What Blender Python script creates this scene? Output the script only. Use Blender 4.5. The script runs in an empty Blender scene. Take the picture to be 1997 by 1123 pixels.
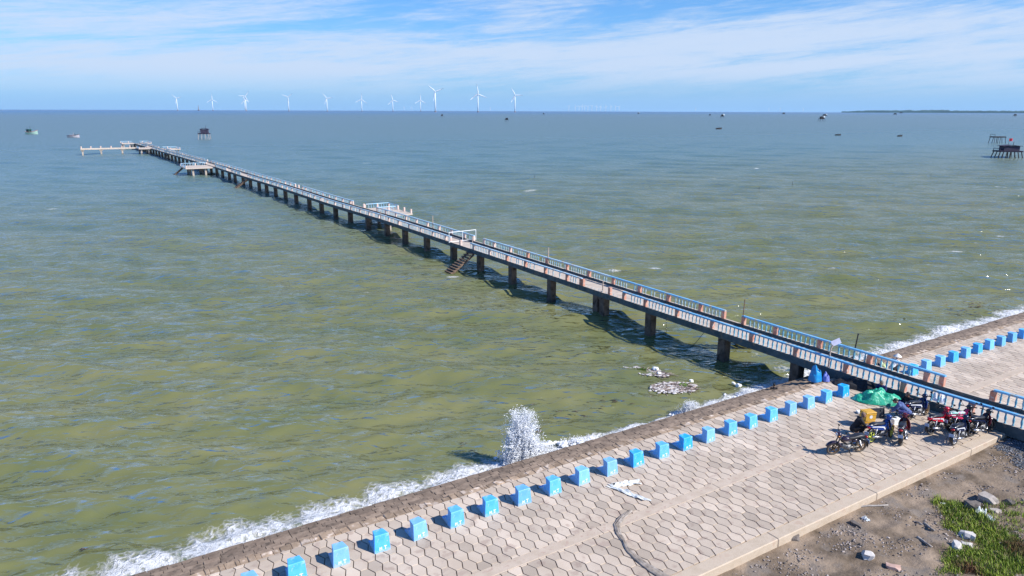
import bpy, math, random
import numpy as np
from mathutils import Vector, Matrix, noise
random.seed(7)
S = bpy.context.scene
COL = S.collection
R_ = math.radians
PI = math.pi
# ------------------------------------------------------------------ survey of the place
# X runs along the shore, Y out to sea, Z up. Camera is a drone at 16 m.
FP, HY, ROLL, CH, AZ = 1400.0, 215.0, 0.0035, 16.0, R_(32.1)
TH = math.atan((561.5 - HY) / FP)
RR = math.atan(ROLL)
PZ = 1.25          # promenade level
WZ = -0.45         # water level
cA, sA = math.cos(AZ), math.sin(AZ)


def at(px, py, z=PZ):
    """point of the place at height z seen at a pixel of the photograph"""
    a, b = px - 998.5, py - 561.5
    a, b = a * math.cos(RR) + b * math.sin(RR), -a * math.sin(RR) + b * math.cos(RR)
    d = FP * math.sin(TH) + b * math.cos(TH)
    fw = FP * math.cos(TH) - b * math.sin(TH)
    x, y = a / d * (CH - z), fw / d * (CH - z)
    return Vector((x * cA + y * sA, -x * sA + y * cA, z))


def far_at(px, dist):
    """plan position in the direction of pixel column px at a distance"""
    a = (px - 998.5) / (FP * math.cos(TH) - (HY - 561.5) * math.sin(TH))
    x, y = a * dist, dist
    return (x * cA + y * sA, -x * sA + y * cA)


CAMR = Vector((cA, -sA, 0))      # camera right in plan
CAMF = Vector((sA, cA, 0))       # camera forward in plan


def hdg(v):
    return math.atan2(v[1], v[0])

# ------------------------------------------------------------------ mesh helpers


class MB:
    def __init__(s):
        s.v = []; s.f = []; s.m = []; s.c = []

    def add(s, vs, fs, mi=0, M=None, c=None):
        n = len(s.v)
        if M is not None:
            vs = [M @ Vector(p) for p in vs]
        s.v += [tuple(p) for p in vs]
        s.f += [tuple(i + n for i in f) for f in fs]
        s.m += [mi] * len(fs)
        s.c += [c if c is not None else 0.5] * len(fs)

    def box(s, c, d, rz=0, mi=0, M=None, bev=0.0, col=None):
        x, y, z = d[0] / 2, d[1] / 2, d[2] / 2
        if bev <= 0:
            vs = [(-x, -y, -z), (x, -y, -z), (x, y, -z), (-x, y, -z), (-x, -y, z), (x, -y, z), (x, y, z), (-x, y, z)]
            fs = [(0, 3, 2, 1), (4, 5, 6, 7), (0, 1, 5, 4), (1, 2, 6, 5), (2, 3, 7, 6), (3, 0, 4, 7)]
        else:
            b = bev
            vs = []
            for (zz, e) in ((-z, b), (-z + b, 0), (z - b, 0), (z, b)):
                X, Y = x - e, y - e
                k = b if e == 0 else 0.0
                vs += [(-X + k, -Y, zz), (X - k, -Y, zz), (X, -Y + k, zz), (X, Y - k, zz), (X - k, Y, zz), (-X + k, Y, zz), (-X, Y - k, zz), (-X, -Y + k, zz)]
            fs = [tuple(range(7, -1, -1)), tuple(range(24, 32))]
            for r in range(3):
                for i in range(8):
                    j = (i + 1) % 8
                    fs.append((r * 8 + i, r * 8 + j, r * 8 + 8 + j, r * 8 + 8 + i))
        m = Matrix.Translation(c) @ Matrix.Rotation(rz, 4, 'Z')
        if M is not None:
            m = M @ m
        s.add(vs, fs, mi, m, col)

    def tube(s, pts, r, seg=8, mi=0, cap=True, M=None, flat=1.0):
        pts = [Vector(p) for p in pts]
        n = len(pts)
        rs = r if isinstance(r, (list, tuple)) else [r] * n
        vs = []; fs = []
        up = Vector((0, 0, 1))
        px = None
        for i, p in enumerate(pts):
            if i == 0: t = pts[1] - p
            elif i == n - 1: t = p - pts[i - 1]
            else: t = (pts[i + 1] - pts[i - 1])
            if t.length < 1e-9: t = Vector((0, 0, 1))
            t.normalize()
            if px is None:
                ref = up if abs(t.z) < 0.95 else Vector((1, 0, 0))
                ax = t.cross(ref).normalized()
            else:
                ax = (px - t * px.dot(t))
                ax = ax.normalized() if ax.length > 1e-6 else t.orthogonal().normalized()
            px = ax
            ay = t.cross(ax)
            for k in range(seg):
                a = 2 * PI * k / seg
                vs.append(p + ax * (math.cos(a) * rs[i]) + ay * (math.sin(a) * rs[i] * flat))
        for i in range(n - 1):
            for k in range(seg):
                j = (k + 1) % seg
                fs.append((i * seg + k, i * seg + j, i * seg + seg + j, i * seg + seg + k))
        if cap:
            fs.append(tuple(range(seg - 1, -1, -1)))
            fs.append(tuple(range((n - 1) * seg, n * seg)))
        s.add(vs, fs, mi, M)

    def lathe(s, prof, seg=20, M=None, mi=0, closed=False):
        vs = []; fs = []
        n = len(prof)
        for k in range(seg):
            a = 2 * PI * k / seg
            for (r, z) in prof:
                vs.append((r * math.cos(a), r * math.sin(a), z))
        for k in range(seg):
            j = (k + 1) % seg
            for i in range(n if closed else n - 1):
                i2 = (i + 1) % n
                fs.append((k * n + i, j * n + i, j * n + i2, k * n + i2))
        s.add(vs, fs, mi, M)

    def ell(s, c, r, seg=12, rings=7, mi=0, M=None, wob=0.0, sd=0.0):
        vs = [(0, 0, -1)]; fs = []
        for i in range(1, rings):
            a = -PI / 2 + PI * i / rings
            for k in range(seg):
                b = 2 * PI * k / seg
                vs.append((math.cos(a) * math.cos(b), math.cos(a) * math.sin(b), math.sin(a)))
        vs.append((0, 0, 1))
        top = len(vs) - 1
        for k in range(seg):
            j = (k + 1) % seg
            fs.append((0, 1 + j, 1 + k))
            for i in range(rings - 2):
                o = 1 + i * seg
                fs.append((o + k, o + j, o + seg + j, o + seg + k))
            o = 1 + (rings - 2) * seg
            fs.append((o + k, o + j, top))
        out = []
        for p in vs:
            q = Vector(p)
            if wob:
                q = q * (1 + wob * noise.noise(q * 1.7 + Vector((sd, sd * .7, 3.1))))
            out.append((c[0] + q.x * r[0], c[1] + q.y * r[1], c[2] + q.z * r[2]))
        s.add(out, fs, mi, M)

    def prism(s, poly, y0, y1, mi=0, M=None, axis='Y', taper=1.0):
        """polygon in (x,z) extruded along y (or given axis)"""
        n = len(poly)
        cx = sum(p[0] for p in poly) / n; cz = sum(p[1] for p in poly) / n
        def pt(p, y):
            if axis == 'Y': return (p[0], y, p[1])
            if axis == 'X': return (y, p[0], p[1])
            return (p[0], p[1], y)
        vs = [pt(p, y0) for p in poly] + [pt(p, y1) for p in poly]
        fs = [tuple(range(n)), tuple(range(2 * n - 1, n - 1, -1))]
        for i in range(n):
            j = (i + 1) % n
            fs.append((i, i + n, j + n, j))
        s.add(vs, fs, mi, M)

    def build(s, name, mats, parent=None, smooth=False, attr=False):
        me = bpy.data.meshes.new(name)
        me.from_pydata(s.v, [], s.f)
        if not isinstance(mats, (list, tuple)): mats = [mats]
        for m in mats: me.materials.append(m)
        if len(mats) > 1:
            me.polygons.foreach_set('material_index', s.m)
        if smooth:
            me.polygons.foreach_set('use_smooth', [True] * len(me.polygons))
        if attr:
            ca = me.color_attributes.new('tone', 'FLOAT_COLOR', 'CORNER')
            buf = []
            for p, c in zip(me.polygons, s.c):
                buf += [c, c, c, 1.0] * p.loop_total
            ca.data.foreach_set('color', buf)
        me.update()
        o = bpy.data.objects.new(name, me)
        COL.objects.link(o)
        if parent is not None: o.parent = parent
        return o


def fixnormals(o):
    import bmesh
    bm = bmesh.new(); bm.from_mesh(o.data)
    bmesh.ops.recalc_face_normals(bm, faces=bm.faces)
    bm.to_mesh(o.data); bm.free()
    return o


def tag(o, label=None, cat=None, group=None, kind=None):
    if label: o['label'] = label
    if cat: o['category'] = cat
    if group: o['group'] = group
    if kind: o['kind'] = kind
    return o


def thing(name, label, cat, loc=(0, 0, 0), rz=0.0, group=None):
    o = bpy.data.objects.new(name, None)
    o.empty_display_size = 0.2
    COL.objects.link(o)
    o.location = loc; o.rotation_euler = (0, 0, rz)
    return tag(o, label, cat, group)


def copy_tree(o, parent=None):
    c = o.copy(); COL.objects.link(c)
    if parent is not None: c.parent = parent
    for ch in list(o.children): copy_tree(ch, c)
    return c

# ------------------------------------------------------------------ materials


def lin(h):
    def f(c):
        c /= 255.0
        return c / 12.92 if c <= 0.04045 else ((c + 0.055) / 1.055) ** 2.4
    return tuple(f(int(h[i:i + 2], 16)) for i in (0, 2, 4)) + (1,)


def speckle_objects(m, amt):
    """each copy of a thing weathers a little differently"""
    nt = m.node_tree; N = nt.nodes; L = nt.links; b = N['Principled BSDF']
    src = b.inputs['Base Color'].links[0].from_socket
    oi = N.new('ShaderNodeObjectInfo'); hs = N.new('ShaderNodeHueSaturation')
    a = N.new('ShaderNodeMapRange'); a.inputs['To Min'].default_value = 1 - amt; a.inputs['To Max'].default_value = 1 + amt * .4
    L.new(oi.outputs['Random'], a.inputs['Value']); L.new(a.outputs['Result'], hs.inputs['Saturation']); L.new(src, hs.inputs['Color'])
    ml = N.new('ShaderNodeMath'); ml.operation = 'MULTIPLY'; ml.inputs[1].default_value = 7.31; L.new(oi.outputs['Random'], ml.inputs[0])
    fr_ = N.new('ShaderNodeMath'); fr_.operation = 'FRACT'; L.new(ml.outputs[0], fr_.inputs[0])
    v = N.new('ShaderNodeMapRange'); v.inputs['To Min'].default_value = 1 - amt * .8; v.inputs['To Max'].default_value = 1 + amt * .5
    L.new(fr_.outputs[0], v.inputs['Value']); L.new(v.outputs['Result'], hs.inputs['Value']); L.new(hs.outputs['Color'], b.inputs['Base Color'])


def mat(name, c1, c2=None, scale=4.0, rough=0.7, metal=0.0, bump=0.0, bscale=None, detail=6.0, lo=0.35, hi=0.65,
        c3=None, s3=20.0, tone=0.0, spec=0.5, coat=0.0, obj=True, stretch=None):
    m = bpy.data.materials.new(name)
    m.use_nodes = True
    nt = m.node_tree; N = nt.nodes; L = nt.links
    b = N['Principled BSDF']
    b.inputs['Roughness'].default_value = rough
    b.inputs['Metallic'].default_value = metal
    b.inputs['Specular IOR Level'].default_value = spec
    b.inputs['Coat Weight'].default_value = coat
    c1 = tuple(c1) + (1,) if len(c1) == 3 else c1
    tc = N.new('ShaderNodeTexCoord')
    vec = tc.outputs['Object']
    if stretch:
        mp = N.new('ShaderNodeMapping'); mp.inputs['Scale'].default_value = stretch
        L.new(vec, mp.inputs['Vector']); vec = mp.outputs['Vector']
    colout = None
    if c2 is not None:
        c2 = tuple(c2) + (1,) if len(c2) == 3 else c2
        n = N.new('ShaderNodeTexNoise'); n.inputs['Scale'].default_value = scale; n.inputs['Detail'].default_value = detail
        n.inputs['Roughness'].default_value = 0.6
        L.new(vec, n.inputs['Vector'])
        r = N.new('ShaderNodeValToRGB')
        r.color_ramp.elements[0].position = lo; r.color_ramp.elements[0].color = c1
        r.color_ramp.elements[1].position = hi; r.color_ramp.elements[1].color = c2
        L.new(n.outputs['Fac'], r.inputs['Fac'])
        colout = r.outputs['Color']
        if c3 is not None:
            c3 = tuple(c3) + (1,) if len(c3) == 3 else c3
            n3 = N.new('ShaderNodeTexNoise'); n3.inputs['Scale'].default_value = s3; n3.inputs['Detail'].default_value = 4
            L.new(vec, n3.inputs['Vector'])
            r3 = N.new('ShaderNodeValToRGB')
            r3.color_ramp.elements[0].position = 0.56; r3.color_ramp.elements[0].color = (0, 0, 0, 1)
            r3.color_ramp.elements[1].position = 0.66; r3.color_ramp.elements[1].color = (1, 1, 1, 1)
            L.new(n3.outputs['Fac'], r3.inputs['Fac'])
            mx = N.new('ShaderNodeMixRGB'); L.new(r3.outputs['Color'], mx.inputs['Fac'])
            L.new(colout, mx.inputs['Color1']); mx.inputs['Color2'].default_value = c3
            colout = mx.outputs['Color']
    if tone:
        va = N.new('ShaderNodeVertexColor'); va.layer_name = 'tone'
        mr = N.new('ShaderNodeMapRange'); mr.inputs['To Min'].default_value = 1 - tone; mr.inputs['To Max'].default_value = 1 + tone
        L.new(va.outputs['Color'], mr.inputs['Value'])
        mm = N.new('ShaderNodeMixRGB'); mm.blend_type = 'MULTIPLY'; mm.inputs['Fac'].default_value = 1
        if colout is not None: L.new(colout, mm.inputs['Color1'])
        else: mm.inputs['Color1'].default_value = c1
        L.new(mr.outputs['Result'], mm.inputs['Color2'])
        colout = mm.outputs['Color']
    if colout is not None: L.new(colout, b.inputs['Base Color'])
    else: b.inputs['Base Color'].default_value = c1
    if bump:
        nb = N.new('ShaderNodeTexNoise'); nb.inputs['Scale'].default_value = bscale or scale * 4; nb.inputs['Detail'].default_value = 6
        L.new(vec, nb.inputs['Vector'])
        bp = N.new('ShaderNodeBump'); bp.inputs['Strength'].default_value = 0.8; bp.inputs['Distance'].default_value = bump
        L.new(nb.outputs['Fac'], bp.inputs['Height']); L.new(bp.outputs['Normal'], b.inputs['Normal'])
    return m


M_paver = mat('paver_concrete', (0.465, 0.380, 0.298), (0.565, 0.472, 0.382), scale=.5, rough=0.9, bump=0.005, bscale=26, c3=(0.42, 0.33, 0.265), s3=2.6, tone=0.22)
M_joint = mat('joint_mortar', (0.12, 0.09, 0.07), (0.22, 0.17, 0.13), scale=6, rough=0.95)
M_curb = mat('curb_concrete', (0.46, 0.37, 0.275), (0.55, 0.455, 0.355), scale=2.0, rough=0.9, bump=0.008, bscale=20, c3=(0.47, 0.36, 0.27), s3=2.0)
M_strip = mat('strip_concrete', (0.46, 0.37, 0.285), (0.55, 0.455, 0.365), scale=2.5, rough=0.9, bump=0.004, bscale=25, c3=(0.44, 0.33, 0.26), s3=5.0)
M_blue = mat('blue_block_paint', (0.04, 0.37, 0.90), (0.085, 0.47, 0.93), scale=3.0, rough=0.6, bump=0.008, bscale=12, c3=(0.24, 0.52, 0.80), s3=4.5)
speckle_objects(M_blue, .18)


def base_grime(m):
    """splashed cement and dirt round the foot of each painted block"""
    nt = m.node_tree; N = nt.nodes; L = nt.links; b = N['Principled BSDF']
    src = b.inputs['Base Color'].links[0].from_socket
    tc = N.new('ShaderNodeTexCoord'); sp = N.new('ShaderNodeSeparateXYZ'); L.new(tc.outputs['Object'], sp.inputs[0])
    oi = N.new('ShaderNodeObjectInfo'); ad = N.new('ShaderNodeVectorMath'); ad.operation = 'ADD'; L.new(tc.outputs['Object'], ad.inputs[0]); L.new(oi.outputs['Location'], ad.inputs[1])
    n = N.new('ShaderNodeTexNoise'); n.inputs['Scale'].default_value = 5; n.inputs['Detail'].default_value = 5; L.new(ad.outputs[0], n.inputs['Vector'])
    k = N.new('ShaderNodeMath'); k.operation = 'MULTIPLY_ADD'; L.new(n.outputs['Fac'], k.inputs[0]); k.inputs[1].default_value = -.45; L.new(sp.outputs['Z'], k.inputs[2])
    r = N.new('ShaderNodeMapRange'); L.new(k.outputs[0], r.inputs['Value']); r.inputs['From Min'].default_value = -.20; r.inputs['From Max'].default_value = -.10; r.inputs['To Min'].default_value = .75; r.inputs['To Max'].default_value = 0
    mx = N.new('ShaderNodeMixRGB'); L.new(r.outputs['Result'], mx.inputs['Fac']); L.new(src, mx.inputs['Color1']); mx.inputs['Color2'].default_value = (0.36, 0.44, 0.47, 1)
    # chips showing pale concrete
    n2_ = N.new('ShaderNodeTexNoise'); n2_.inputs['Scale'].default_value = 11; n2_.inputs['Detail'].default_value = 3; L.new(ad.outputs[0], n2_.inputs['Vector'])
    r2 = N.new('ShaderNodeMapRange'); L.new(n2_.outputs['Fac'], r2.inputs['Value']); r2.inputs['From Min'].default_value = .68; r2.inputs['From Max'].default_value = .72; r2.inputs['To Max'].default_value = .8
    m3 = N.new('ShaderNodeMixRGB'); L.new(r2.outputs['Result'], m3.inputs['Fac']); L.new(mx.outputs['Color'], m3.inputs['Color1']); m3.inputs['Color2'].default_value = (0.42, 0.40, 0.37, 1)
    L.new(m3.outputs['Color'], b.inputs['Base Color'])


base_grime(M_blue)
M_white = mat('white_paint', (0.85, 0.86, 0.88), (0.7, 0.74, 0.8), scale=20, rough=0.6)
M_railblue = mat('rail_blue_paint', (0.11, 0.38, 0.68), (0.22, 0.52, 0.76), scale=1.1, rough=0.5, c3=(0.40, 0.40, 0.36), s3=2.2, bump=0.003, bscale=20)
M_balu = mat('baluster_blue_paint', (0.10, 0.36, 0.52), (0.22, 0.50, 0.62), scale=2.5, rough=0.6)
M_post = mat('post_salmon_paint', (0.46, 0.18, 0.12), (0.58, 0.33, 0.25), scale=3.0, rough=0.8, c3=(0.52, 0.42, 0.37), s3=5)
M_deck = mat('deck_concrete', (0.46, 0.385, 0.32), (0.56, 0.485, 0.415), scale=1.2, rough=0.9, bump=0.004, bscale=20, c3=(0.42, 0.35, 0.30), s3=2.0)
M_fascia_shade = mat('edge_concrete_and_shade', (0.040, 0.070, 0.082), (0.09, 0.125, 0.14), scale=1.6, rough=0.9, bump=0.008, bscale=10, c3=(0.15, 0.13, 0.105), s3=2.5)  # concrete of the deck edge; also painted shade on the far curb
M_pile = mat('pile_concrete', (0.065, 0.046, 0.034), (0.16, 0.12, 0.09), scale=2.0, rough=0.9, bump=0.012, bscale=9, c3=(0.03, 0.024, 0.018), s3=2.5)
M_step = mat('wet_step_stone', (0.20, 0.145, 0.105), (0.31, 0.235, 0.175), scale=3.0, rough=0.8, bump=0.01, bscale=14, c3=(0.13, 0.098, 0.072), s3=4, tone=0.4)
M_ledge = mat('ledge_rubble_stone', (0.26, 0.185, 0.125), (0.40, 0.30, 0.215), scale=3.0, rough=0.95, bump=0.03, bscale=9, c3=(0.58, 0.48, 0.40), s3=3.0, tone=0.3)
M_metalw = mat('white_pipe_paint', (0.75, 0.78, 0.8), rough=0.5)
M_rust = mat('rusty_steel', (0.13, 0.07, 0.045), (0.24, 0.14, 0.09), scale=8, rough=0.8)
M_dark = mat('dark_wood', (0.018, 0.016, 0.02), (0.04, 0.035, 0.035), scale=3, rough=0.9)
M_wood = mat('grey_wood', (0.25, 0.22, 0.2), (0.4, 0.37, 0.34), scale=3, rough=0.9)
M_postfade = mat('bleached_post_paint', (0.56, 0.40, 0.34), (0.68, 0.56, 0.51), scale=3.0, rough=0.8)
M_turb = mat('turbine_white', (0.66, 0.70, 0.76), rough=0.5)
M_foot = mat('turbine_footing', (0.20, 0.16, 0.18), rough=0.8)
M_rubber = mat('tyre_rubber', (0.016, 0.016, 0.018), (0.03, 0.03, 0.03), scale=10, rough=0.85)
M_black = mat('black_plastic', (0.012, 0.012, 0.015), rough=0.35)
M_seat = mat('seat_vinyl', (0.018, 0.019, 0.024), (0.03, 0.03, 0.036), scale=6, rough=0.42)
M_chrome = mat('bright_metal', (0.55, 0.56, 0.58), (0.42, 0.42, 0.44), scale=9, rough=0.3, metal=0.85)
M_engine = mat('engine_alloy', (0.12, 0.12, 0.125), (0.25, 0.25, 0.26), scale=14, rough=0.5, metal=0.6)
M_skin = mat('skin', (0.32, 0.17, 0.11), rough=0.6)
M_hair = mat('black_hair', (0.01, 0.009, 0.009), rough=0.6)

# ------------------------------------------------------------------ world, sun, camera
SUNV = Vector((0.66, -1.0, 0.0)).normalized()
SEL = R_(40)
w = bpy.data.worlds.new('World'); S.world = w; w.use_nodes = True
nt = w.node_tree; N = nt.nodes; L = nt.links
bg = N['Background']
sky = N.new('ShaderNodeTexSky'); sky.sky_type = 'NISHITA'; sky.sun_disc = False
sky.sun_elevation = SEL; sky.sun_rotation = math.atan2(SUNV.x, SUNV.y)
sky.air_density = 1.0; sky.dust_density = 0.25; sky.ozone_density = 2.5
tc = N.new('ShaderNodeTexCoord')


def nd(t, **kw):
    n = N.new(t)
    for k, v in kw.items(): setattr(n, k, v)
    return n


def mth(op, a, b=None, c=None):
    n = N.new('ShaderNodeMath'); n.operation = op
    for i, x in enumerate((a, b, c)):
        if x is None: continue
        if isinstance(x, (int, float)): n.inputs[i].default_value = x
        else: L.new(x, n.inputs[i])
    return n.outputs[0]


# direction in the frame of the cloud streaks
rot = nd('ShaderNodeVectorRotate'); rot.rotation_type = 'Z_AXIS'; rot.inputs['Angle'].default_value = AZ
L.new(tc.outputs['Generated'], rot.inputs['Vector'])
sx = nd('ShaderNodeSeparateXYZ'); L.new(rot.outputs['Vector'], sx.inputs[0])
zz = mth('MAXIMUM', sx.outputs['Z'], 0.0)
az = mth('ARCTAN2', sx.outputs['X'], sx.outputs['Y'])
el = mth('ARCSINE', zz)


def cloud(kx, kz, tilt, sc, seed, det=8.0, rough=0.62, dist=0.6):
    u = mth('MULTIPLY', az, kx)
    v = mth('ADD', mth('MULTIPLY', el, kz), mth('MULTIPLY', az, tilt))
    c = nd('ShaderNodeCombineXYZ'); L.new(u, c.inputs[0]); L.new(v, c.inputs[1]); c.inputs[2].default_value = seed
    n = nd('ShaderNodeTexNoise'); n.inputs['Scale'].default_value = sc; n.inputs['Detail'].default_value = det
    n.inputs['Roughness'].default_value = rough; n.inputs['Distortion'].default_value = dist
    L.new(c.outputs[0], n.inputs['Vector'])
    return n.outputs['Fac']


n1 = cloud(1.6, 15.0, -1.0, 1.5, 3.3)
n2 = cloud(4.0, 46.0, -4.0, 1.4, 9.7, rough=.72, dist=0.5)
n3 = cloud(12.0, 90.0, -8.0, 1.5, 5.1, rough=.75, dist=.8)
rise = nd('ShaderNodeMapRange'); rise.interpolation_type = 'SMOOTHSTEP'; L.new(el, rise.inputs['Value'])
rise.inputs['From Min'].default_value = 0.004; rise.inputs['From Max'].default_value = 0.055
fall = nd('ShaderNodeMapRange'); fall.interpolation_type = 'SMOOTHSTEP'; L.new(el, fall.inputs['Value'])
fall.inputs['From Min'].default_value = 0.11; fall.inputs['From Max'].default_value = 0.34; fall.inputs['To Min'].default_value = 1.0; fall.inputs['To Max'].default_value = 0.5
mixn = mth('ADD', mth('ADD', mth('MULTIPLY', n1, 0.50), mth('MULTIPLY', n2, 0.33)), mth('MULTIPLY', n3, 0.19))
# thinner cover where the sky breaks open higher up
mixn = mth('SUBTRACT', mixn, mth('MULTIPLY', mth('MAXIMUM', mth('SUBTRACT', el, 0.085), 0.0), 1.6))
mr = nd('ShaderNodeMapRange'); mr.interpolation_type = 'SMOOTHSTEP'
L.new(mixn, mr.inputs['Value']); mr.inputs['From Min'].default_value = 0.36; mr.inputs['From Max'].default_value = 0.57
cov = mth('MULTIPLY', mth('MULTIPLY', mr.outputs['Result'], rise.outputs['Result']), fall.outputs['Result'])
cov = mth('MULTIPLY', cov, 0.92)
tint = nd('ShaderNodeMixRGB', blend_type='MULTIPLY'); tint.inputs['Fac'].default_value = 1.0
L.new(sky.outputs['Color'], tint.inputs['Color1']); tint.inputs['Color2'].default_value = (0.60, 1.12, 1.80, 1)
# moist air low over the sea: pale blue
hz = mth('POWER', 2.718, mth('MULTIPLY', el, -16.0))
low = nd('ShaderNodeMixRGB'); L.new(hz, low.inputs['Fac']); L.new(tint.outputs['Color'], low.inputs['Color1'])
low.inputs['Color2'].default_value = (3.5, 6.4, 10.7, 1)
cm = nd('ShaderNodeMixRGB'); L.new(cov, cm.inputs['Fac']); L.new(low.outputs['Color'], cm.inputs['Color1'])
cm.inputs['Color2'].default_value = (6.9, 8.3, 10.6, 1)
L.new(cm.outputs['Color'], bg.inputs['Color'])
bg.inputs['Strength'].default_value = 0.07

sl = bpy.data.lights.new('sun', 'SUN'); sl.energy = 5.0; sl.angle = R_(0.5); sl.color = (1.0, 0.95, 0.87)
so = bpy.data.objects.new('sun', sl); COL.objects.link(so)
sdir = Vector((SUNV.x * math.cos(SEL), SUNV.y * math.cos(SEL), math.sin(SEL)))
so.rotation_euler = sdir.to_track_quat('Z', 'Y').to_euler(); so.location = (20, -20, 40)

cam = bpy.data.cameras.new('camera'); co = bpy.data.objects.new('camera', cam); COL.objects.link(co)
cam.sensor_width = 36; cam.lens = 36 * FP / 1997; cam.clip_end = 40000; cam.clip_start = 0.5
r0 = CAMR.copy(); f0 = CAMF * math.cos(TH) - Vector((0, 0, math.sin(TH))); u0 = CAMF * math.sin(TH) + Vector((0, 0, math.cos(TH)))
rx = r0 * math.cos(RR) + u0 * math.sin(RR) * -1
rx = r0 * math.cos(RR) - u0 * math.sin(RR)
ux = u0 * math.cos(RR) + r0 * math.sin(RR)
# image x axis: (a,b)=(cos,-sin) with b pointing down
rx = r0 * math.cos(RR) + u0 * math.sin(RR)
ux = u0 * math.cos(RR) - r0 * math.sin(RR)
mw = Matrix((( rx.x, ux.x, -f0.x, 0), (rx.y, ux.y, -f0.y, 0), (rx.z, ux.z, -f0.z, CH), (0, 0, 0, 1)))
co.matrix_world = mw
S.camera = co
S.view_settings.view_transform = 'Standard'; S.view_settings.look = 'None'; S.view_settings.gamma = 1.0
S.view_settings.use_curve_mapping = False
S.view_settings.exposure = 0.38
# ------------------------------------------------------------------ the sea
rng = np.random.default_rng(11)


def build_sea():
    ang = np.concatenate([np.linspace(-75, -42, 60)[:-1], np.linspace(-42, 44, 900), np.linspace(44, 75, 60)[1:]])
    ang = np.radians(ang)
    rr = [13.0]
    while rr[-1] < 420: rr.append(rr[-1] * 1.0058)
    while rr[-1] < 14500: rr.append(rr[-1] * 1.06)
    rr = np.array(rr)
    A, Rr = np.meshgrid(ang, rr)
    u = Rr * np.sin(A); v = Rr * np.cos(A)             # camera plan
    X = u * cA + v * sA; Y = -u * sA + v * cA
    sp = np.maximum(Rr * 0.0058, Rr * np.radians(0.096))
    sp[Rr > 420] = 50
    Z = np.zeros_like(X); DX = np.zeros_like(X); DY = np.zeros_like(X)
    crest = np.zeros_like(X)
    main = math.atan2(-0.80, -0.60)
    for lam, amp, nn, spread in ((13, .075, 4, 12), (8, .06, 5, 18), (5.2, .048, 6, 24), (3.4, .034, 7, 28), (2.2, .022, 8, 34), (1.45, .014, 9, 40), (0.95, .008, 9, 45)):
        for i in range(nn):
            l = lam * rng.uniform(.82, 1.2); k = 2 * PI / l
            d = main + math.radians(rng.normal(0, spread)); ph = rng.uniform(0, 2 * PI)
            a = amp * rng.uniform(.6, 1.2) / math.sqrt(nn) * 1.9
            dx, dy = math.cos(d), math.sin(d)
            fade = np.clip((l / sp - 2.2) / 3.0, 0, 1)
            th = k * (X * dx + Y * dy) + ph
            Z += fade * a * np.cos(th)
            DX -= fade * a * 0.8 * dx * np.sin(th); DY -= fade * a * 0.8 * dy * np.sin(th)
            if 3 < lam < 9: crest += fade * a * np.cos(th)
    # foam along the wall: width changes along the shore
    edge = 26.55
    xs = [-60, 0, 4, 10, 13.5, 16, 18, 20.5, 23, 27, 30, 33, 36, 40, 44, 50, 60, 75, 120]
    ws = [1.5, 1.55, 1.45, 1.15, .95, 1.2, .9, .7, .45, .35, .5, .6, .8, 1.0, 1.15, 1.2, 1.2, 1.3, 1.3]
    wd = np.interp(X, xs, ws)
    d = Y - edge
    foam = np.where(d < 0, 1.0, np.clip(1.22 - d / (wd * 1.75), 0, 1)) * np.where(d < 0, .93, 1)
    # wandering edge
    wob = 0.22 * np.sin(X * 1.9 + 1.1 * np.sin(X * .7)) + 0.18 * np.sin(X * 4.3 + 2) + .12 * np.sin(X * 9.1 + Y * 3)
    foam = np.clip(foam + wob * np.clip(1.6 - np.abs(d - .8) / 1.2, 0, 1) * .45, 0, 1)
    foam[(Y > 60)] = 0
    # second, thinner foam streak further out
    f2 = np.exp(-((d - 2.9 - .5 * np.sin(X * .35)) / .55) ** 2) * .40 * (0.5 + 0.5 * np.sin(X * .55 + 1.2))
    foam = np.maximum(foam, np.where((X > 16) & (X < 33), f2 * 1.15, f2))
    # surge raised against the wall
    Z += 0.10 * np.clip(foam - .5, 0, 1) * (1 + .8 * np.sin(X * 3.1) * np.sin(X * 1.3 + Y * 4))
    # white caps
    for i in range(150):
        t = rng.uniform(0, 1)
        py = 226 + 380 * t ** 1.7; px = rng.uniform(-40, 2040)
        c = at(px, py, WZ)
        if c.y < 30 or (abs(c.x - 36) < 5 and c.y < 300): continue
        dist = math.hypot(c.x, c.y)
        if dist > 900: continue
        sz = rng.uniform(.22, .55) * (1 + dist / 190) * (1.9 if rng.uniform() < .12 else 1)
        a = AZ * -1 + rng.normal(0, .2)
        q = (X - c.x) * math.cos(a) + (Y - c.y) * math.sin(a); p = -(X - c.x) * math.sin(a) + (Y - c.y) * math.cos(a)
        g_ = np.exp(-(q / (sz * 1.7)) ** 2 - (p / (sz * .75)) ** 2)
        foam = np.maximum(foam, g_ * rng.uniform(.6, .95))
    # wash round the foot of the piles' staircase and by the far stair
    for (px, py, sz, am) in ((884, 538, 1.1, 1.0), (1500, 705, 2.2, .62), (1530, 722, 1.6, .7), (1475, 690, 1.0, .6), (1475, 328, 1.6, .95), (1769, 369, .9, .9), (925, 930, .6, .4)):
        c = at(px, py, WZ)
        foam = np.maximum(foam, am * np.exp(-((X - c.x) / sz) ** 2 - ((Y - c.y) / (sz * .7)) ** 2))
    nr, na = X.shape
    V = np.stack([X + DX, Y + DY, WZ + Z], -1).reshape(-1, 3)
    idx = np.arange(nr * na).reshape(nr, na)
    F = np.stack([idx[:-1, :-1], idx[:-1, 1:], idx[1:, 1:], idx[1:, :-1]], -1).reshape(-1, 4)
    # drop what lies under the land
    Yc = Y[:-1, :-1].reshape(-1)
    F = F[Yc > 24.4]
    me = bpy.data.meshes.new('sea')
    me.vertices.add(len(V)); me.vertices.foreach_set('co', V.reshape(-1).astype(np.float32))
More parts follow.
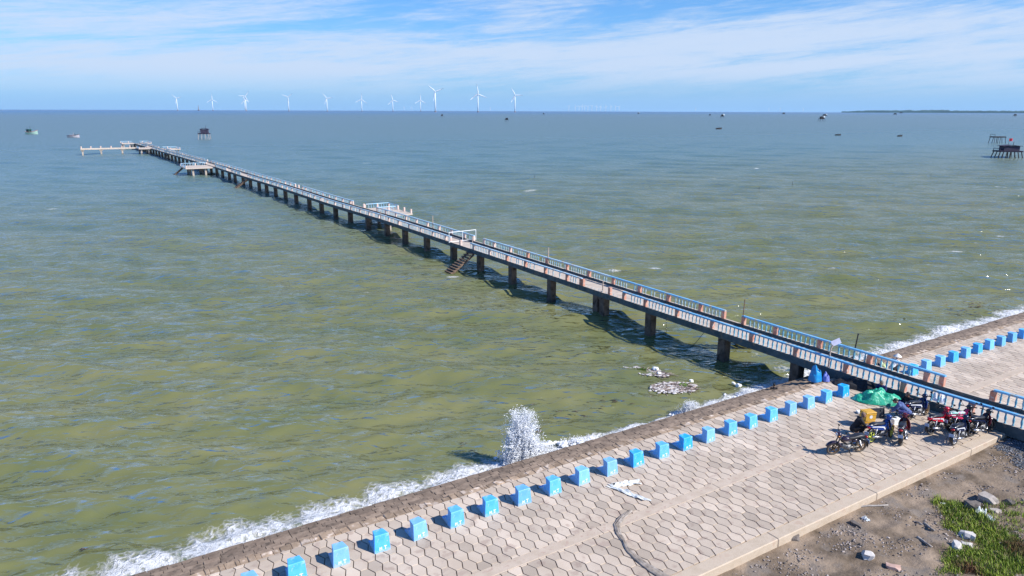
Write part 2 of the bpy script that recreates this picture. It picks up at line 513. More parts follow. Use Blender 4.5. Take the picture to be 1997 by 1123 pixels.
    me.loops.add(len(F) * 4); me.loops.foreach_set('vertex_index', F.reshape(-1).astype(np.int32))
    me.polygons.add(len(F)); me.polygons.foreach_set('loop_start', (np.arange(len(F)) * 4).astype(np.int32))
    me.polygons.foreach_set('loop_total', np.full(len(F), 4, np.int32))
    me.polygons.foreach_set('use_smooth', np.ones(len(F), bool))
    me.update(calc_edges=True)
    at_ = me.attributes.new('foam', 'FLOAT', 'POINT'); at_.data.foreach_set('value', foam.reshape(-1).astype(np.float32))
    o = bpy.data.objects.new('sea', me); COL.objects.link(o)
    tag(o, kind='structure')
    return o


def sea_material():
    m = bpy.data.materials.new('sea_water'); m.use_nodes = True
    nt = m.node_tree; N = nt.nodes; L = nt.links
    b = N['Principled BSDF']

    def math_(op, a, b_=None):
        n = N.new('ShaderNodeMath'); n.operation = op
        for i, x in enumerate((a, b_)):
            if x is None: continue
            if isinstance(x, (int, float)): n.inputs[i].default_value = x
            else: L.new(x, n.inputs[i])
        return n.outputs[0]

    def noi(scale, det, vec, rough=.6, dist=0.0):
        n = N.new('ShaderNodeTexNoise'); n.inputs['Scale'].default_value = scale; n.inputs['Detail'].default_value = det
        n.inputs['Roughness'].default_value = rough; n.inputs['Distortion'].default_value = dist
        L.new(vec, n.inputs['Vector']); return n.outputs['Fac']

    def ramp(f, a, b_, ca=(0, 0, 0, 1), cb=(1, 1, 1, 1)):
        r = N.new('ShaderNodeValToRGB'); r.color_ramp.elements[0].position = a; r.color_ramp.elements[1].position = b_
        r.color_ramp.elements[0].color = ca; r.color_ramp.elements[1].color = cb
        L.new(f, r.inputs['Fac']); return r.outputs['Color']
    tc = N.new('ShaderNodeTexCoord')
    ro = N.new('ShaderNodeMapping'); ro.inputs['Rotation'].default_value = (0, 0, AZ); L.new(tc.outputs['Object'], ro.inputs['Vector'])
    st = N.new('ShaderNodeMapping'); st.inputs['Scale'].default_value = (0.58, 1.0, 1.0); L.new(ro.outputs['Vector'], st.inputs['Vector'])
    st2 = N.new('ShaderNodeMapping'); st2.inputs['Scale'].default_value = (0.25, 1.0, 1.0); L.new(ro.outputs['Vector'], st2.inputs['Vector'])
    sv = st.outputs['Vector']
    # suspended silt: olive patches, bluer and darker away from the shore
    silt = noi(0.045, 4, st2.outputs['Vector'], .55, .5)
    silt2 = noi(0.35, 3, sv, .5, .3)
    c1 = ramp(math_('ADD', math_('MULTIPLY', silt, .55), math_('MULTIPLY', silt2, .45)), .38, .62, (0.138, 0.158, 0.056, 1), (0.215, 0.212, 0.086, 1))
    sep = N.new('ShaderNodeSeparateXYZ'); L.new(tc.outputs['Object'], sep.inputs[0])
    mr = N.new('ShaderNodeMapRange'); mr.interpolation_type = 'SMOOTHSTEP'; L.new(sep.outputs['Y'], mr.inputs['Value'])
    mr.inputs['From Min'].default_value = 34; mr.inputs['From Max'].default_value = 230
    mx = N.new('ShaderNodeMixRGB'); L.new(mr.outputs['Result'], mx.inputs['Fac']); L.new(c1, mx.inputs['Color1']); mx.inputs['Color2'].default_value = (0.125, 0.210, 0.195, 1)
    mr2 = N.new('ShaderNodeMapRange'); mr2.interpolation_type = 'SMOOTHSTEP'; L.new(sep.outputs['Y'], mr2.inputs['Value'])
    mr2.inputs['From Min'].default_value = 1400; mr2.inputs['From Max'].default_value = 5200
    mx2 = N.new('ShaderNodeMixRGB'); L.new(mr2.outputs['Result'], mx2.inputs['Fac']); L.new(mx.outputs['Color'], mx2.inputs['Color1']); mx2.inputs['Color2'].default_value = (0.025, 0.165, 0.31, 1)
    # foam
    fa = N.new('ShaderNodeAttribute'); fa.attribute_name = 'foam'
    fn = noi(2.6, 9, tc.outputs['Object'], .68, 1.2)
    vo = N.new('ShaderNodeTexVoronoi'); vo.feature = 'DISTANCE_TO_EDGE'; vo.inputs['Scale'].default_value = 3.1
    wv = N.new('ShaderNodeMixRGB'); wv.blend_type = 'ADD'; wv.inputs['Fac'].default_value = .35
    nv = N.new('ShaderNodeTexNoise'); nv.inputs['Scale'].default_value = 2.5; nv.inputs['Detail'].default_value = 5; L.new(tc.outputs['Object'], nv.inputs['Vector'])
    L.new(tc.outputs['Object'], wv.inputs['Color1']); L.new(nv.outputs['Color'], wv.inputs['Color2'])
    L.new(wv.outputs['Color'], vo.inputs['Vector'])
    lace = math_('SUBTRACT', 1.0, math_('MULTIPLY', vo.outputs['Distance'], 4.2))
    fn2 = noi(7.0, 6, tc.outputs['Object'], .7, .8)
    tex = math_('ADD', math_('ADD', math_('MULTIPLY', fn, .62), math_('MULTIPLY', lace, .14)), math_('MULTIPLY', fn2, .26))
    fsum = math_('ADD', fa.outputs['Fac'], math_('MULTIPLY', math_('SUBTRACT', tex, .62), 1.15))
    fm0 = ramp(fsum, .46, .80)
    gate = ramp(fa.outputs['Fac'], .08, .2)
    fmn = N.new('ShaderNodeMixRGB'); fmn.blend_type = 'MULTIPLY'; fmn.inputs['Fac'].default_value = 1; L.new(fm0, fmn.inputs['Color1']); L.new(gate, fmn.inputs['Color2'])
    fm = fmn.outputs['Color']
    mf = N.new('ShaderNodeMixRGB'); L.new(fm, mf.inputs['Fac']); L.new(mx2.outputs['Color'], mf.inputs['Color1']); mf.inputs['Color2'].default_value = (0.80, 0.82, 0.84, 1)
    # silt scatters light back from below the surface, ripples only bend the mirror image of the sky
    w1 = noi(1.55, 1, sv, .5, .6); w2 = noi(3.2, 2, sv, .5, .3); w0 = noi(0.5, 1, sv, .5, .5); wl = noi(0.14, 2, sv, .5, .3)
    h = math_('ADD', math_('ADD', math_('MULTIPLY', w1, .37), math_('MULTIPLY', w2, .105)), math_('ADD', math_('MULTIPLY', w0, .50), math_('MULTIPLY', wl, .8)))
    bp = N.new('ShaderNodeBump'); bp.inputs['Strength'].default_value = 1.0; bp.inputs['Distance'].default_value = 1.0
    L.new(h, bp.inputs['Height'])
    N.remove(b)
    up = N.new('ShaderNodeCombineXYZ'); up.inputs[2].default_value = 1.0
    geo = N.new('ShaderNodeNewGeometry')
    nm = N.new('ShaderNodeMixRGB'); nm.inputs['Fac'].default_value = .8; L.new(up.outputs[0], nm.inputs['Color1']); L.new(geo.outputs['Normal'], nm.inputs['Color2'])
    df = N.new('ShaderNodeBsdfDiffuse'); L.new(mx2.outputs['Color'], df.inputs['Color']); L.new(nm.outputs['Color'], df.inputs['Normal'])
    gl = N.new('ShaderNodeBsdfGlossy'); rgh = N.new('ShaderNodeMapRange'); L.new(sep.outputs['Y'], rgh.inputs['Value']); rgh.inputs['From Min'].default_value = 30; rgh.inputs['From Max'].default_value = 500; rgh.inputs['To Min'].default_value = .12; rgh.inputs['To Max'].default_value = .34; L.new(rgh.outputs['Result'], gl.inputs['Roughness']); L.new(bp.outputs['Normal'], gl.inputs['Normal'])
    fre = N.new('ShaderNodeFresnel'); fre.inputs['IOR'].default_value = 1.72; L.new(bp.outputs['Normal'], fre.inputs['Normal'])
    m1 = N.new('ShaderNodeMixShader'); L.new(fre.outputs[0], m1.inputs[0]); L.new(df.outputs[0], m1.inputs[1]); L.new(gl.outputs[0], m1.inputs[2])
    fd = N.new('ShaderNodeBsdfDiffuse'); fd.inputs['Color'].default_value = (0.80, 0.82, 0.84, 1)
    bf = N.new('ShaderNodeBump'); bf.inputs['Distance'].default_value = .25; L.new(math_('MULTIPLY', fm, fn), bf.inputs['Height']); L.new(bf.outputs['Normal'], fd.inputs['Normal'])
    m2 = N.new('ShaderNodeMixShader'); L.new(fm, m2.inputs[0]); L.new(m1.outputs[0], m2.inputs[1]); L.new(fd.outputs[0], m2.inputs[2])
    L.new(m2.outputs[0], N['Material Output'].inputs['Surface'])
    return m


sea = build_sea()
sea.data.materials.append(sea_material())

# ------------------------------------------------------------------ promenade, sea wall, land
XA, XB = -45.0, 150.0


def clipy(pts, lim, sgn):
    """cut a paver along a straight joint"""
    out = []
    for a, b in zip(pts, pts[1:] + pts[:1]):
        ia, ib = (a[1] - lim) * sgn >= 0, (b[1] - lim) * sgn >= 0
        if ia: out.append(a)
        if ia != ib:
            t = (lim - a[1]) / (b[1] - a[1]); out.append((a[0] + (b[0] - a[0]) * t, lim))
    return out


def hex_paving():
    ex, dx, dy = 0.25, 0.135, 0.325           # paver: edge along X, slanted edges
    gap = 0.011
    mb = MB()
    px, py = ex + dx, 2 * dy
    i0, i1 = int(-14 / px), int(112 / px)
    for (ya, yb) in ((14.62, 17.66), (18.10, 22.60)):
        for i in range(i0, i1):
            x = i * px
            for j in range(0, 40):
                y = 14.0 + j * py + (dy if i % 2 else 0)
                if y + dy < ya + .05 or y - dy > yb - .05: continue
                if x > 70 and (i + j) % 1: continue
                hx = ex / 2 + dx - .017; hi = ex / 2 - .011; hy = dy - .0105
                z = PZ + random.uniform(-.004, .004)
                tx, ty = random.gauss(0, .006), random.gauss(0, .006)
                c = min(1, max(0, random.gauss(.5, .2)))
                if random.random() < .10: c = random.uniform(0, .22)
                pts = [(-hx, 0), (-hi, -hy), (hi, -hy), (hx, 0), (hi, hy), (-hi, hy)]
                b = .007
                pts = clipy(clipy(pts, ya + .012 - y, 1), yb - .012 - y, -1)
                m = len(pts)
                if m < 3: continue
                top = [(x + p[0] * (1 - b / .25), y + p[1] * (1 - b / .3), z + p[0] * tx + p[1] * ty) for p in pts]
                mid = [(x + p[0], y + p[1], z - .008 + p[0] * tx + p[1] * ty) for p in pts]
                bot = [(x + p[0], y + p[1], PZ - .07) for p in pts]
                fs = [tuple(range(m))]
                for k in range(m):
                    l = (k + 1) % m
                    fs.append((m + k, m + l, l, k)); fs.append((2 * m + k, 2 * m + l, m + l, m + k))
                mb.add(top + mid + bot, fs, 0, None, c)
    o = mb.build('hexagon_paving', M_paver, attr=True)
    tag(o, kind='structure')
    return o


hex_paving()
mb = MB(); mb.box(((XA + XB) / 2, 18.35, PZ - .05 - .6), (XB - XA, 8.2, 1.2))
tag(mb.build('promenade_bed', M_joint), kind='structure')
# beams that frame the paving
mb = MB()
x = XA
while x < XB:
    l = 6.0
    mb.box((x + l / 2, 17.88, PZ - .145), (l - .02, .44, .31), bev=.008)
    x += l
tag(mb.build('paving_beam', M_strip), kind='structure')
mb = MB(); x = XA
while x < XB:
    l = random.uniform(5.5, 7.5)
    mb.box((x + l / 2, 14.36, PZ - .39), (l - .008, .52, .79 + random.uniform(-.006, .006)), bev=.03)
    x += l
tag(mb.build('promenade_kerb', M_curb), kind='structure')


def sea_wall():
    """rubble ledge at the paving edge and the stone courses stepping down into the sea"""
    root = thing('sea_wall', 'long stepped stone sea wall going down from the paved promenade into the foam', 'sea wall', (0, 22.6, 0))
    mb = MB()
    # broken mortar haunch along the paving edge
    x = XA
    while x < XB:
        l = random.uniform(.12, .5)
        mb.box((x + l / 2, 22.80 - 22.6 + random.uniform(-.03, .03), PZ - .30 + random.uniform(-.05, .0)), (l + .01, .40 + random.uniform(-.08, .10), .60), rz=random.gauss(0, .06), bev=.03, col=random.uniform(.1, .95))
        x += l
    mb.build('ledge', M_ledge, root, attr=True)
    mb = MB()
    y = 22.98; z = PZ - .06
    for k in range(6):
        dpt = .34 if k < 5 else .22
        z -= .095
        x = XA + random.uniform(0, .5)
        while x < XB:
            l = random.uniform(.35, .8) if x < 75 else 2.0
            h = .7 if k < 5 else 2.6
            mb.box((x + l / 2, y + dpt / 2 - 22.6 + random.uniform(-.01, .01), z - h / 2 + random.uniform(-.018, .014)), (l - .014, dpt - .006, h), rz=random.gauss(0, .006), bev=.012, col=random.uniform(.15, .9) * (1 - .13 * k))
            x += l
        y += dpt
    mb.build('stone_course', M_step, root, attr=True)
    mb = MB(); mb.box(((XA + XB) / 2, .9 + .38, -.9), (XB - XA, 2.0, 2.6)); mb.build('core', M_step, root)
    return root


sea_wall()

# land behind the promenade
M_mud = mat('mud', (0.095, 0.068, 0.043), (0.31, 0.235, 0.17), scale=0.8, rough=0.95, bump=0.035, bscale=11, detail=10, lo=.36, hi=.64, c3=(0.20, 0.165, 0.135), s3=1.0)
M_pebble = mat('pebble', (0.19, 0.155, 0.135), (0.43, 0.375, 0.345), scale=5, rough=0.85, tone=.55)
M_gravel = mat('blue_gravel', (0.055, 0.065, 0.085), (0.20, 0.21, 0.23), scale=9, rough=0.9, tone=.4)
M_rock = mat('rock', (0.30, 0.26, 0.225), (0.46, 0.41, 0.37), scale=3.5, rough=0.9, bump=.02, bscale=9)


def gz(x, y):
    """height of the muddy ground"""
    p = Vector((x * .35, y * .35, 0.0))
    h = noise.fractal(p, 1.0, 2.0, 5) * .16
    h += noise.fractal(Vector((x * 1.9, y * 1.9, 4.0)), 1.0, 2.0, 4) * .045
    near = max(0.0, 1 - (14.1 - y) / 1.6)
    r = noise.ridged_multi_fractal(Vector((x * .55 + y * .5, y * .9 - x * .25, 7.0)), 1.0, 2.0, 5, 1.0, 2.0) - 1.1
    h += .075 * r * max(0, min(1, (14 - y) / 1.2)) * (.4 + .6 * max(0, min(1, (32 - x) / 6)))
    return .97 + h * (1 - .8 * near) - .03 * near + max(0, (x - 34) * .05)


def land():
    mb = MB()
    xs = [-200, -60, 0] + [8 + .13 * i for i in range(int(38 / .13))] + [47, 52, 60, 90, 150]
    ys = [14.2 - .12 * i for i in range(70)] + [5, 3.5, 1, -5, -20, -80, -200]
    vs = []; fs = []
    for y in ys:
        for x in xs: vs.append((x, y, gz(x, y) if -2 < y and -1 < x < 48 else .93 + max(0, (min(x, 48) - 34) * .05)))
    n = len(xs)
    for j in range(len(ys) - 1):
        for i in range(n - 1):
            fs.append((j * n + i, (j + 1) * n + i, (j + 1) * n + i + 1, j * n + i + 1))
    mb.add(vs, fs)
    o = mb.build('ground', M_mud, smooth=True)
    tag(o, kind='structure')
    # loose stones
    mb = MB()
    oct_v = [(1, 0, 0), (0, 1, 0), (-1, 0, 0), (0, -1, 0), (0, 0, 1), (0, 0, -.6)]
    oct_f = [(0, 1, 4), (1, 2, 4), (2, 3, 4), (3, 0, 4), (1, 0, 5), (2, 1, 5), (3, 2, 5), (0, 3, 5)]
    cnt = 0
    while cnt < 10500:
        x = random.uniform(13, 42); y = random.uniform(7.0, 13.9)
        d = noise.fractal(Vector((x * .55, y * .8, 9.0)), 1, 2, 3)
        if d < random.uniform(-.22, .40) + max(0, (x - 31) * .06): continue
        r = .012 + .042 * random.random() ** 3.2
        M = Matrix.Translation((x, y, gz(x, y) + r * .3)) @ Matrix.Rotation(random.uniform(0, 6), 4, 'Z') @ Matrix.Rotation(random.gauss(0, .5), 4, 'X') @ Matrix.Diagonal((r * random.uniform(.7, 1.6), r, r * random.uniform(.5, 1), 1))
        mb.add(oct_v, oct_f, 0, M, random.random() ** 1.4)
        cnt += 1
    tag(mb.build('loose_gravel', M_pebble, attr=True), 'loose grey pebbles scattered over the mud behind the kerb', 'gravel', kind='stuff')
    mb = MB(); cnt = 0
    while cnt < 4500:
        p = at(random.uniform(1925, 2060), random.uniform(850, 940), 1.0)
        if p.y > 13.95: continue
        d = noise.noise(Vector((p.x * .8, p.y * .8, 2.0)))
        if d + (p.x - 35.2) * .45 < random.uniform(-.4, .6): continue
        r = .02 + .035 * random.random() ** 2
        M = Matrix.Translation((p.x, p.y, gz(p.x, p.y) + r * .4)) @ Matrix.Rotation(random.uniform(0, 6), 4, 'Z') @ Matrix.Diagonal((r * random.uniform(.8, 1.5), r, r * .7, 1))
        mb.add(oct_v, oct_f, 0, M, random.random())
        cnt += 1
    tag(mb.build('crushed_stone', M_gravel, attr=True), 'bluish crushed stone spread on the track beside the pier', 'crushed stone', kind='stuff')


land()
M_grass = mat('grass_blade', (0.14, 0.22, 0.014), (0.29, 0.37, 0.035), scale=1.2, rough=0.7, tone=.5)
M_grassr = mat('red_weed', (0.16, 0.07, 0.03), (0.12, 0.13, 0.03), scale=2, rough=0.8, tone=.4)


def grass():
    mb = MB()
    polys = [[(1822, 985), (1880, 985), (1965, 1050), (1997, 1075), (2030, 1090), (2030, 1130), (1830, 1130), (1845, 1085), (1900, 1062), (1850, 1040)]]
    def inside(p, poly):
        r = False; j = len(poly) - 1
        for i in range(len(poly)):
            if (poly[i][1] > p[1]) != (poly[j][1] > p[1]) and p[0] < (poly[j][0] - poly[i][0]) * (p[1] - poly[i][1]) / (poly[j][1] - poly[i][1]) + poly[i][0]: r = not r
            j = i
        return r
    clumps = []
    while len(clumps) < 1150:
        px, py = random.uniform(1800, 2060), random.uniform(970, 1150)
        q = at(px, py, .8)
        edge = noise.fractal(Vector((q.x * .9, q.y * .9, 5)), 1, 2, 3) * 34
        if not inside((px + edge, py + edge * .6), polys[0]): continue
        clumps.append((q.x, q.y))
    for i in range(120):
        q = at(random.uniform(1905, 2030), random.uniform(985, 1055), .8); clumps.append((q.x, q.y))
    for (cx, cy) in clumps:
        red = noise.noise(Vector((cx * .8, cy * .8, 8))) > .38
        hh = random.uniform(.08, .22) * (1.25 if cy < 9.5 else 1)
        for k in range(13):
            x = cx + random.gauss(0, .11); y = cy + random.gauss(0, .11)
            h = hh * random.uniform(.5, 1.2); a = random.uniform(0, 2 * PI); ln = random.uniform(.1, .8) * h
            wd = random.uniform(.006, .014)
            ox, oy = math.cos(a) * wd, math.sin(a) * wd
            lx, ly = -math.sin(a) * ln, math.cos(a) * ln
            z = gz(x, y) - .01
            vs = [(x - ox, y - oy, z), (x + ox, y + oy, z), (x + ox * .8 + lx * .4, y + oy * .8 + ly * .4, z + h * .6), (x - ox * .8 + lx * .4, y - oy * .8 + ly * .4, z + h * .6), (x + lx, y + ly, z + h)]
            mb.add(vs, [(0, 1, 2, 3), (3, 2, 4)], 1 if red else (2 if random.random() < .16 else 0), None, random.random())
    tag(mb.build('grass', [M_grass, M_grassr, mat('dry_grass', (0.26, 0.22, 0.08), (0.34, 0.29, 0.13), scale=2, rough=0.8, tone=.4)], attr=True), 'short green grass and reddish weeds growing on the mud', 'grass', kind='stuff')


grass()


def rock(name, label, cat, p, r, m, group=None, sd=0, flat=.6, sub=2):
    import bmesh
    bm = bmesh.new(); bmesh.ops.create_icosphere(bm, subdivisions=sub, radius=1)
    for v in bm.verts:
        q = v.co.copy()
        k = 1 + .55 * noise.cell(q * 1.4 + Vector((sd * 3.3, sd, 0))) * .5 + .5 * noise.noise(q * 1.3 + Vector((sd * 3.3, sd, 0)))
        q = q * k
        v.co = Vector((max(-.8, min(.75, q.x + .25 * q.z)) * r[0] * 1.35, max(-.75, min(.8, q.y)) * r[1] * 1.35, max(-.5, min(.72, q.z + .2 * q.y)) * r[2] * 1.4))
    me = bpy.data.meshes.new(name); bm.to_mesh(me); bm.free(); me.materials.append(m)
    o = bpy.data.objects.new(name, me); COL.objects.link(o)
    o.location = (p[0], p[1], gz(p[0], p[1]) + r[2] * .08); o.rotation_euler = (0, 0, sd * 1.7)
    return tag(o, label, cat, group)


M_rockd = mat('dark_rock', (0.10, 0.085, 0.075), (0.2, 0.17, 0.15), scale=4, rough=.9, bump=.02, bscale=9)
M_pale = mat('pale_stone', (0.55, 0.51, 0.47), (0.66, 0.62, 0.58), scale=4, rough=.9, bump=.01, bscale=12)
M_brick = mat('red_brick', (0.42, 0.16, 0.08), (0.5, 0.25, 0.15), scale=6, rough=.9)
for i, (px, py, r, m, lab) in enumerate([
    (1927, 980, (.34, .26, .22), M_rock, 'brown angular boulder on the mud above the grass'),
    (1893, 992, (.40, .28, .26), M_rockd, 'dark greenish boulder at the top edge of the grass'),
    (1884, 1054, (.26, .17, .2), M_pale, 'pale upright stone at the lower left edge of the grass'),
    (1864, 1078, (.24, .15, .14), M_pale, 'pale flat stone on bare mud, left one of the pair below the grass'),
    (1884, 1075, (.17, .12, .1), M_pale, 'small white stone, right one of the pair below the grass'),
    (1691, 1095, (.24, .17, .15), M_pale, 'lone white angular stone in the middle of the grey gravel'),
    (1541, 1055, (.30, .16, .14), M_rockd, 'dark stone lying against the foot of the kerb near the photo bottom'),
    (1838, 912, (.15, .1, .1), M_rockd, 'small dark stone in the muddy strip beside the kerb'),
    (1940, 1003, (.22, .15, .13), M_rock, 'grey stone just right of the brown boulder'),
    (1968, 985, (.2, .16, .12), M_rockd, 'dark stone on the rubbly slope at the right edge'),
    (1610, 1013, (.12, .08, .07), M_rock, 'small brown stone by the kerb beside the driftwood stick'),
    (1668, 1030, (.2, .11, .1), M_rockd, 'dark wedge stone below the driftwood stick'),
]):
    p = at(px, py, .82)
    rock('rock', lab, 'stone', p, r, m, 'stones on the mud behind the promenade', sd=i + 1)
p = at(1478, 1080, .82); rock('brick_piece', 'broken red brick piece at the foot of the kerb', 'brick', p, (.16, .1, .09), M_brick, sd=3)
p = at(1740, 1118, .82); rock('brick_piece', 'pinkish brick lump at the bottom edge below the white stone', 'brick', p, (.22, .14, .1), mat('pink_brick', (.45, .28, .22), (.5, .35, .3), scale=5, rough=.9), sd=5)
# litter and driftwood


def sheet(name, label, cat, p, sx, sy, m, sd, rz, hz=.09, zf=None, n=14, strip=False):
    vs = []; fs = []
    for j in range(n):
        for i in range(n):
            u, v = i / (n - 1) * 2 - 1, j / (n - 1) * 2 - 1
            e = 1 + .35 * noise.noise(Vector((u * 1.2 + sd, v * 1.2, 2)))
            x, y = u * sx * e, v * sy * e
            z = abs(noise.fractal(Vector((u * 2.2 + sd, v * 2.2 * (sy / sx + .3), sd)), 1, 2, 4)) * hz * 2.2 + .006
            vs.append((x, y, z))
    for j in range(n - 1):
        for i in range(n - 1): fs.append((j * n + i, j * n + i + 1, j * n + n + i + 1, j * n + n + i))
    mb = MB(); mb.add(vs, fs)
    o = mb.build(name, m, smooth=False)
    s = o.modifiers.new('thick', 'SOLIDIFY'); s.thickness = .004
    o.location = p; o.rotation_euler = (0, 0, rz)
    return tag(o, label, cat)


M_plastic = mat('white_plastic', (.72, .76, .76), (.85, .87, .88), scale=6, rough=.3)
q = at(1912, 1005, .9); sheet('plastic_bag', 'crumpled white plastic bag on the rubble right of the grass', 'bag', (q.x, q.y, gz(q.x, q.y)), .2, .17, M_plastic, 2.2, .4, .12)
q = at(1930, 1020, .9); sheet('plastic_bag', 'smaller white plastic scrap below the crumpled bag by the grass', 'bag', (q.x, q.y, gz(q.x, q.y)), .12, .1, M_plastic, 4.2, 1.4, .1)
q = at(1687, 1020, .82); sheet('plastic_bag', 'bluish white plastic scrap on grey gravel below the kerb', 'bag', (q.x, q.y, gz(q.x, q.y)), .15, .1, M_plastic, 6.2, 1.0, .08)
q = at(1838, 986, .9); sheet('plastic_bag', 'white paper scrap on the tip of the grass patch', 'bag', (q.x, q.y, gz(q.x, q.y)), .09, .07, M_plastic, 8.2, .3, .06)
for (a, b, r, lab) in (((1655, 997), (1732, 993), .045, 'pale driftwood stick lying in the muddy strip beside the kerb'), ((1786, 1058), (1815, 1076), .05, 'short pale driftwood piece on mud left of the grass'), ((1800, 1027), (1822, 1044), .05, 'curved bleached branch at the left edge of the grass'), ((1780, 1020), (1800, 1030), .03, 'thin grey stick lying above the curved branch')):
    pa, pb = at(*a, .82), at(*b, .82)
    mb = MB(); pts = []
    for i in range(7):
        t = i / 6; q = pa.lerp(pb, t); pts.append((q.x + .04 * math.sin(t * 5), q.y + .05 * math.sin(t * 3.1), gz(q.x, q.y) + r * .7))
    mb.tube(pts, [r * (1 - .5 * abs(t / 6 - .3)) for t in range(7)], 7)
    tag(mb.build('driftwood', M_wood, smooth=True), lab, 'driftwood', 'driftwood on the mud')
# ------------------------------------------------------------------ blue concrete blocks on the sea side
ORD = ['first', 'second', 'third', 'fourth', 'fifth', 'sixth', 'seventh', 'eighth', 'ninth', 'tenth', 'eleventh', 'twelfth', 'thirteenth', 'fourteenth', 'fifteenth', 'sixteenth', 'seventeenth', 'eighteenth', 'nineteenth', 'twentieth', 'twenty-first', 'twenty-second', 'twenty-third', 'twenty-fourth']


def block_body():
    prof = [(0.0, 0.0), (0.03, .30), (0.055, .60), (0.075, .62), (.45, .62), (.465, .60), (.42, .53), (.39, .45), (.385, .36), (.42, .27), (.50, .19), (.61, .12), (.73, .08), (.84, .055), (.86, 0.0)]
    def hw(y, z): return (.275 - .19 * min(y, .46)) * (1 + .10 * (1 - z / .62))
    n = len(prof)
    vs = [(-hw(y, z), y, z) for y, z in prof] + [(hw(y, z), y, z) for y, z in prof]
    # side faces as strips so that the concave outline triangulates cleanly
    fs = []
    pairs = [(0, 14), (0, 13), (0, 12)]
    mb = MB()
    mb.add(vs, [tuple(range(n - 1, -1, -1)), tuple(range(n, 2 * n))] + [(i, (i + 1) % n, (i + 1) % n + n, i + n) for i in range(n)])
    return mb


def letters(mb_):
    y = .004
    def bar(x0, z0, x1, z1, wd):
        d = Vector((x1 - x0, 0, z1 - z0)); l = d.length; a = math.atan2(d.z, d.x)
        M = Matrix.Translation(((x0 + x1) / 2, y + .1 * (z0 + z1) / 2 - .006, (z0 + z1) / 2)) @ Matrix.Rotation(-a, 4, 'Y') @ Matrix.Rotation(0, 4, 'X')
        mb_.box((0, 0, 0), (l, .006, wd), 0, 0, M)
    # M
    bar(-.10, .055, -.10, .20, .026); bar(-.10, .195, -.065, .13, .022); bar(-.065, .13, -.03, .195, .022); bar(-.03, .20, -.03, .055, .026)
    # dot
    bar(.010, .065, .034, .065, .024)
    # T
    bar(.055, .20, .165, .20, .026); bar(.11, .19, .11, .055, .026)


proto = None
bx = [6.29 + .09 + 1.4553 * i for i in range(20)]
bxs = [bx[0] - 1.4553 * k for k in (3, 2, 1)] + bx
bmesh_body = None
root = thing('concrete_block', '', 'concrete block', (0, 0, 0))
o1 = block_body().build('block_body', M_blue, root)
fixnormals(o1)
_b = o1.modifiers.new('worn_edge', 'BEVEL'); _b.width = .014; _b.segments = 2; _b.limit_method = 'ANGLE'; _b.angle_limit = R_(50)
lt = MB(); letters(lt); o2 = lt.build('lettering', M_white, root)
for i, x in enumerate(reversed(bxs)):
    r = root if i == 0 else copy_tree(root)
    r.location = (x, 20.78 + random.uniform(-.02, .02), PZ - .012)
    r.rotation_euler = (random.gauss(0, .018), random.gauss(0, .018), random.gauss(0, .035))
    r.scale = (random.uniform(.97, 1.03), 1, random.uniform(.97, 1.02))
    if i == 0: lab = 'end blue block of the near row, beside the green net heap'
    else: lab = 'blue block lettered M.T, %s from the pier along the near sea wall' % ORD[i]
    tag(r, lab, 'concrete block', 'blue concrete blocks along the sea wall')
for i, x in enumerate([40.35, 41.8] + [43.28 + 1.475 * k for k in range(12)]):
    r = thing('concrete_block', '', 'concrete block', (x, 20.62 + random.uniform(-.02, .02), PZ - .012), random.gauss(0, .02))
    ob = o1.copy(); COL.objects.link(ob); ob.parent = r
    tag(r, 'plain blue block beyond the pier, %s in its row counting from the pier' % ORD[i], 'concrete block', 'blue concrete blocks along the sea wall')

# ------------------------------------------------------------------ pier


def lerpt(y, tab):
    for (a, va), (b, vb) in zip(tab, tab[1:]):
        if y <= b: return va + (vb - va) * (max(y, a) - a) / (b - a)
    return tab[-1][1]


def Xn(y): return lerpt(y, [(-10, 36.6), (9, 36.6), (13.5, 36.42), (16, 36.22), (19, 36.1), (90, 36.1), (112, 35.35), (140, 35.25), (165, 34.6), (197, 34.2), (240, 32.75), (298, 30.9), (365, 28.7)])
def zt(y): return 1.72


PW = 2.75
pier = thing('pier', 'long concrete pier on square piles with faded blue balustrades running far out to sea', 'pier', (37.4, 26, WZ))


def pb(mbuf, name, mats, smooth=False, parent=None):
    o = mbuf.build(name, mats, parent or pier, smooth)
    if parent is None: o.location = -pier.location
    return o


def deck(y0, y1, step=1.65):
    mb = MB()
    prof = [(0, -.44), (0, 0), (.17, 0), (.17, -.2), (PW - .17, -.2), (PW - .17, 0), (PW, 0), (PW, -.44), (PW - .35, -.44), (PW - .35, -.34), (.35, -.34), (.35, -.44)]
    n = len(prof); ys = []
    y = y0
    while y < y1 + .01: ys.append(y); y += step
    vs = []; fs = []; mi = []
    for k, y in enumerate(ys):
        for (u, z) in prof:
            dz = 0
            if z == -.44:
                dz = -.10 if y < 25 else 0
                ph = (y - 14) % 6.6
                dz += -.03 * random.random()
            vs.append((Xn(y) + u + (random.uniform(-.012, .012) if u in (0, PW) else 0), y, zt(y) + z + dz))
    for k in range(len(ys) - 1):
        for i in range(n):
            j = (i + 1) % n
            fs.append((k * n + i, (k + 1) * n + i, (k + 1) * n + j, k * n + j)); mi.append(1 if i in (0, 4, 6, 7, 8, 9, 10, 11) else 0)  # far curb's inner face takes the dark edge material: shade put into colour
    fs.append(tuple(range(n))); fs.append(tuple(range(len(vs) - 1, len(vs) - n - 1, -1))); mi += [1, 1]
    mb.v = vs; mb.f = fs; mb.m = mi; mb.c = [.5] * len(fs)
    return mb


o = pb(deck(9.0, 358), 'deck', [M_deck, M_fascia_shade]); fixnormals(o)

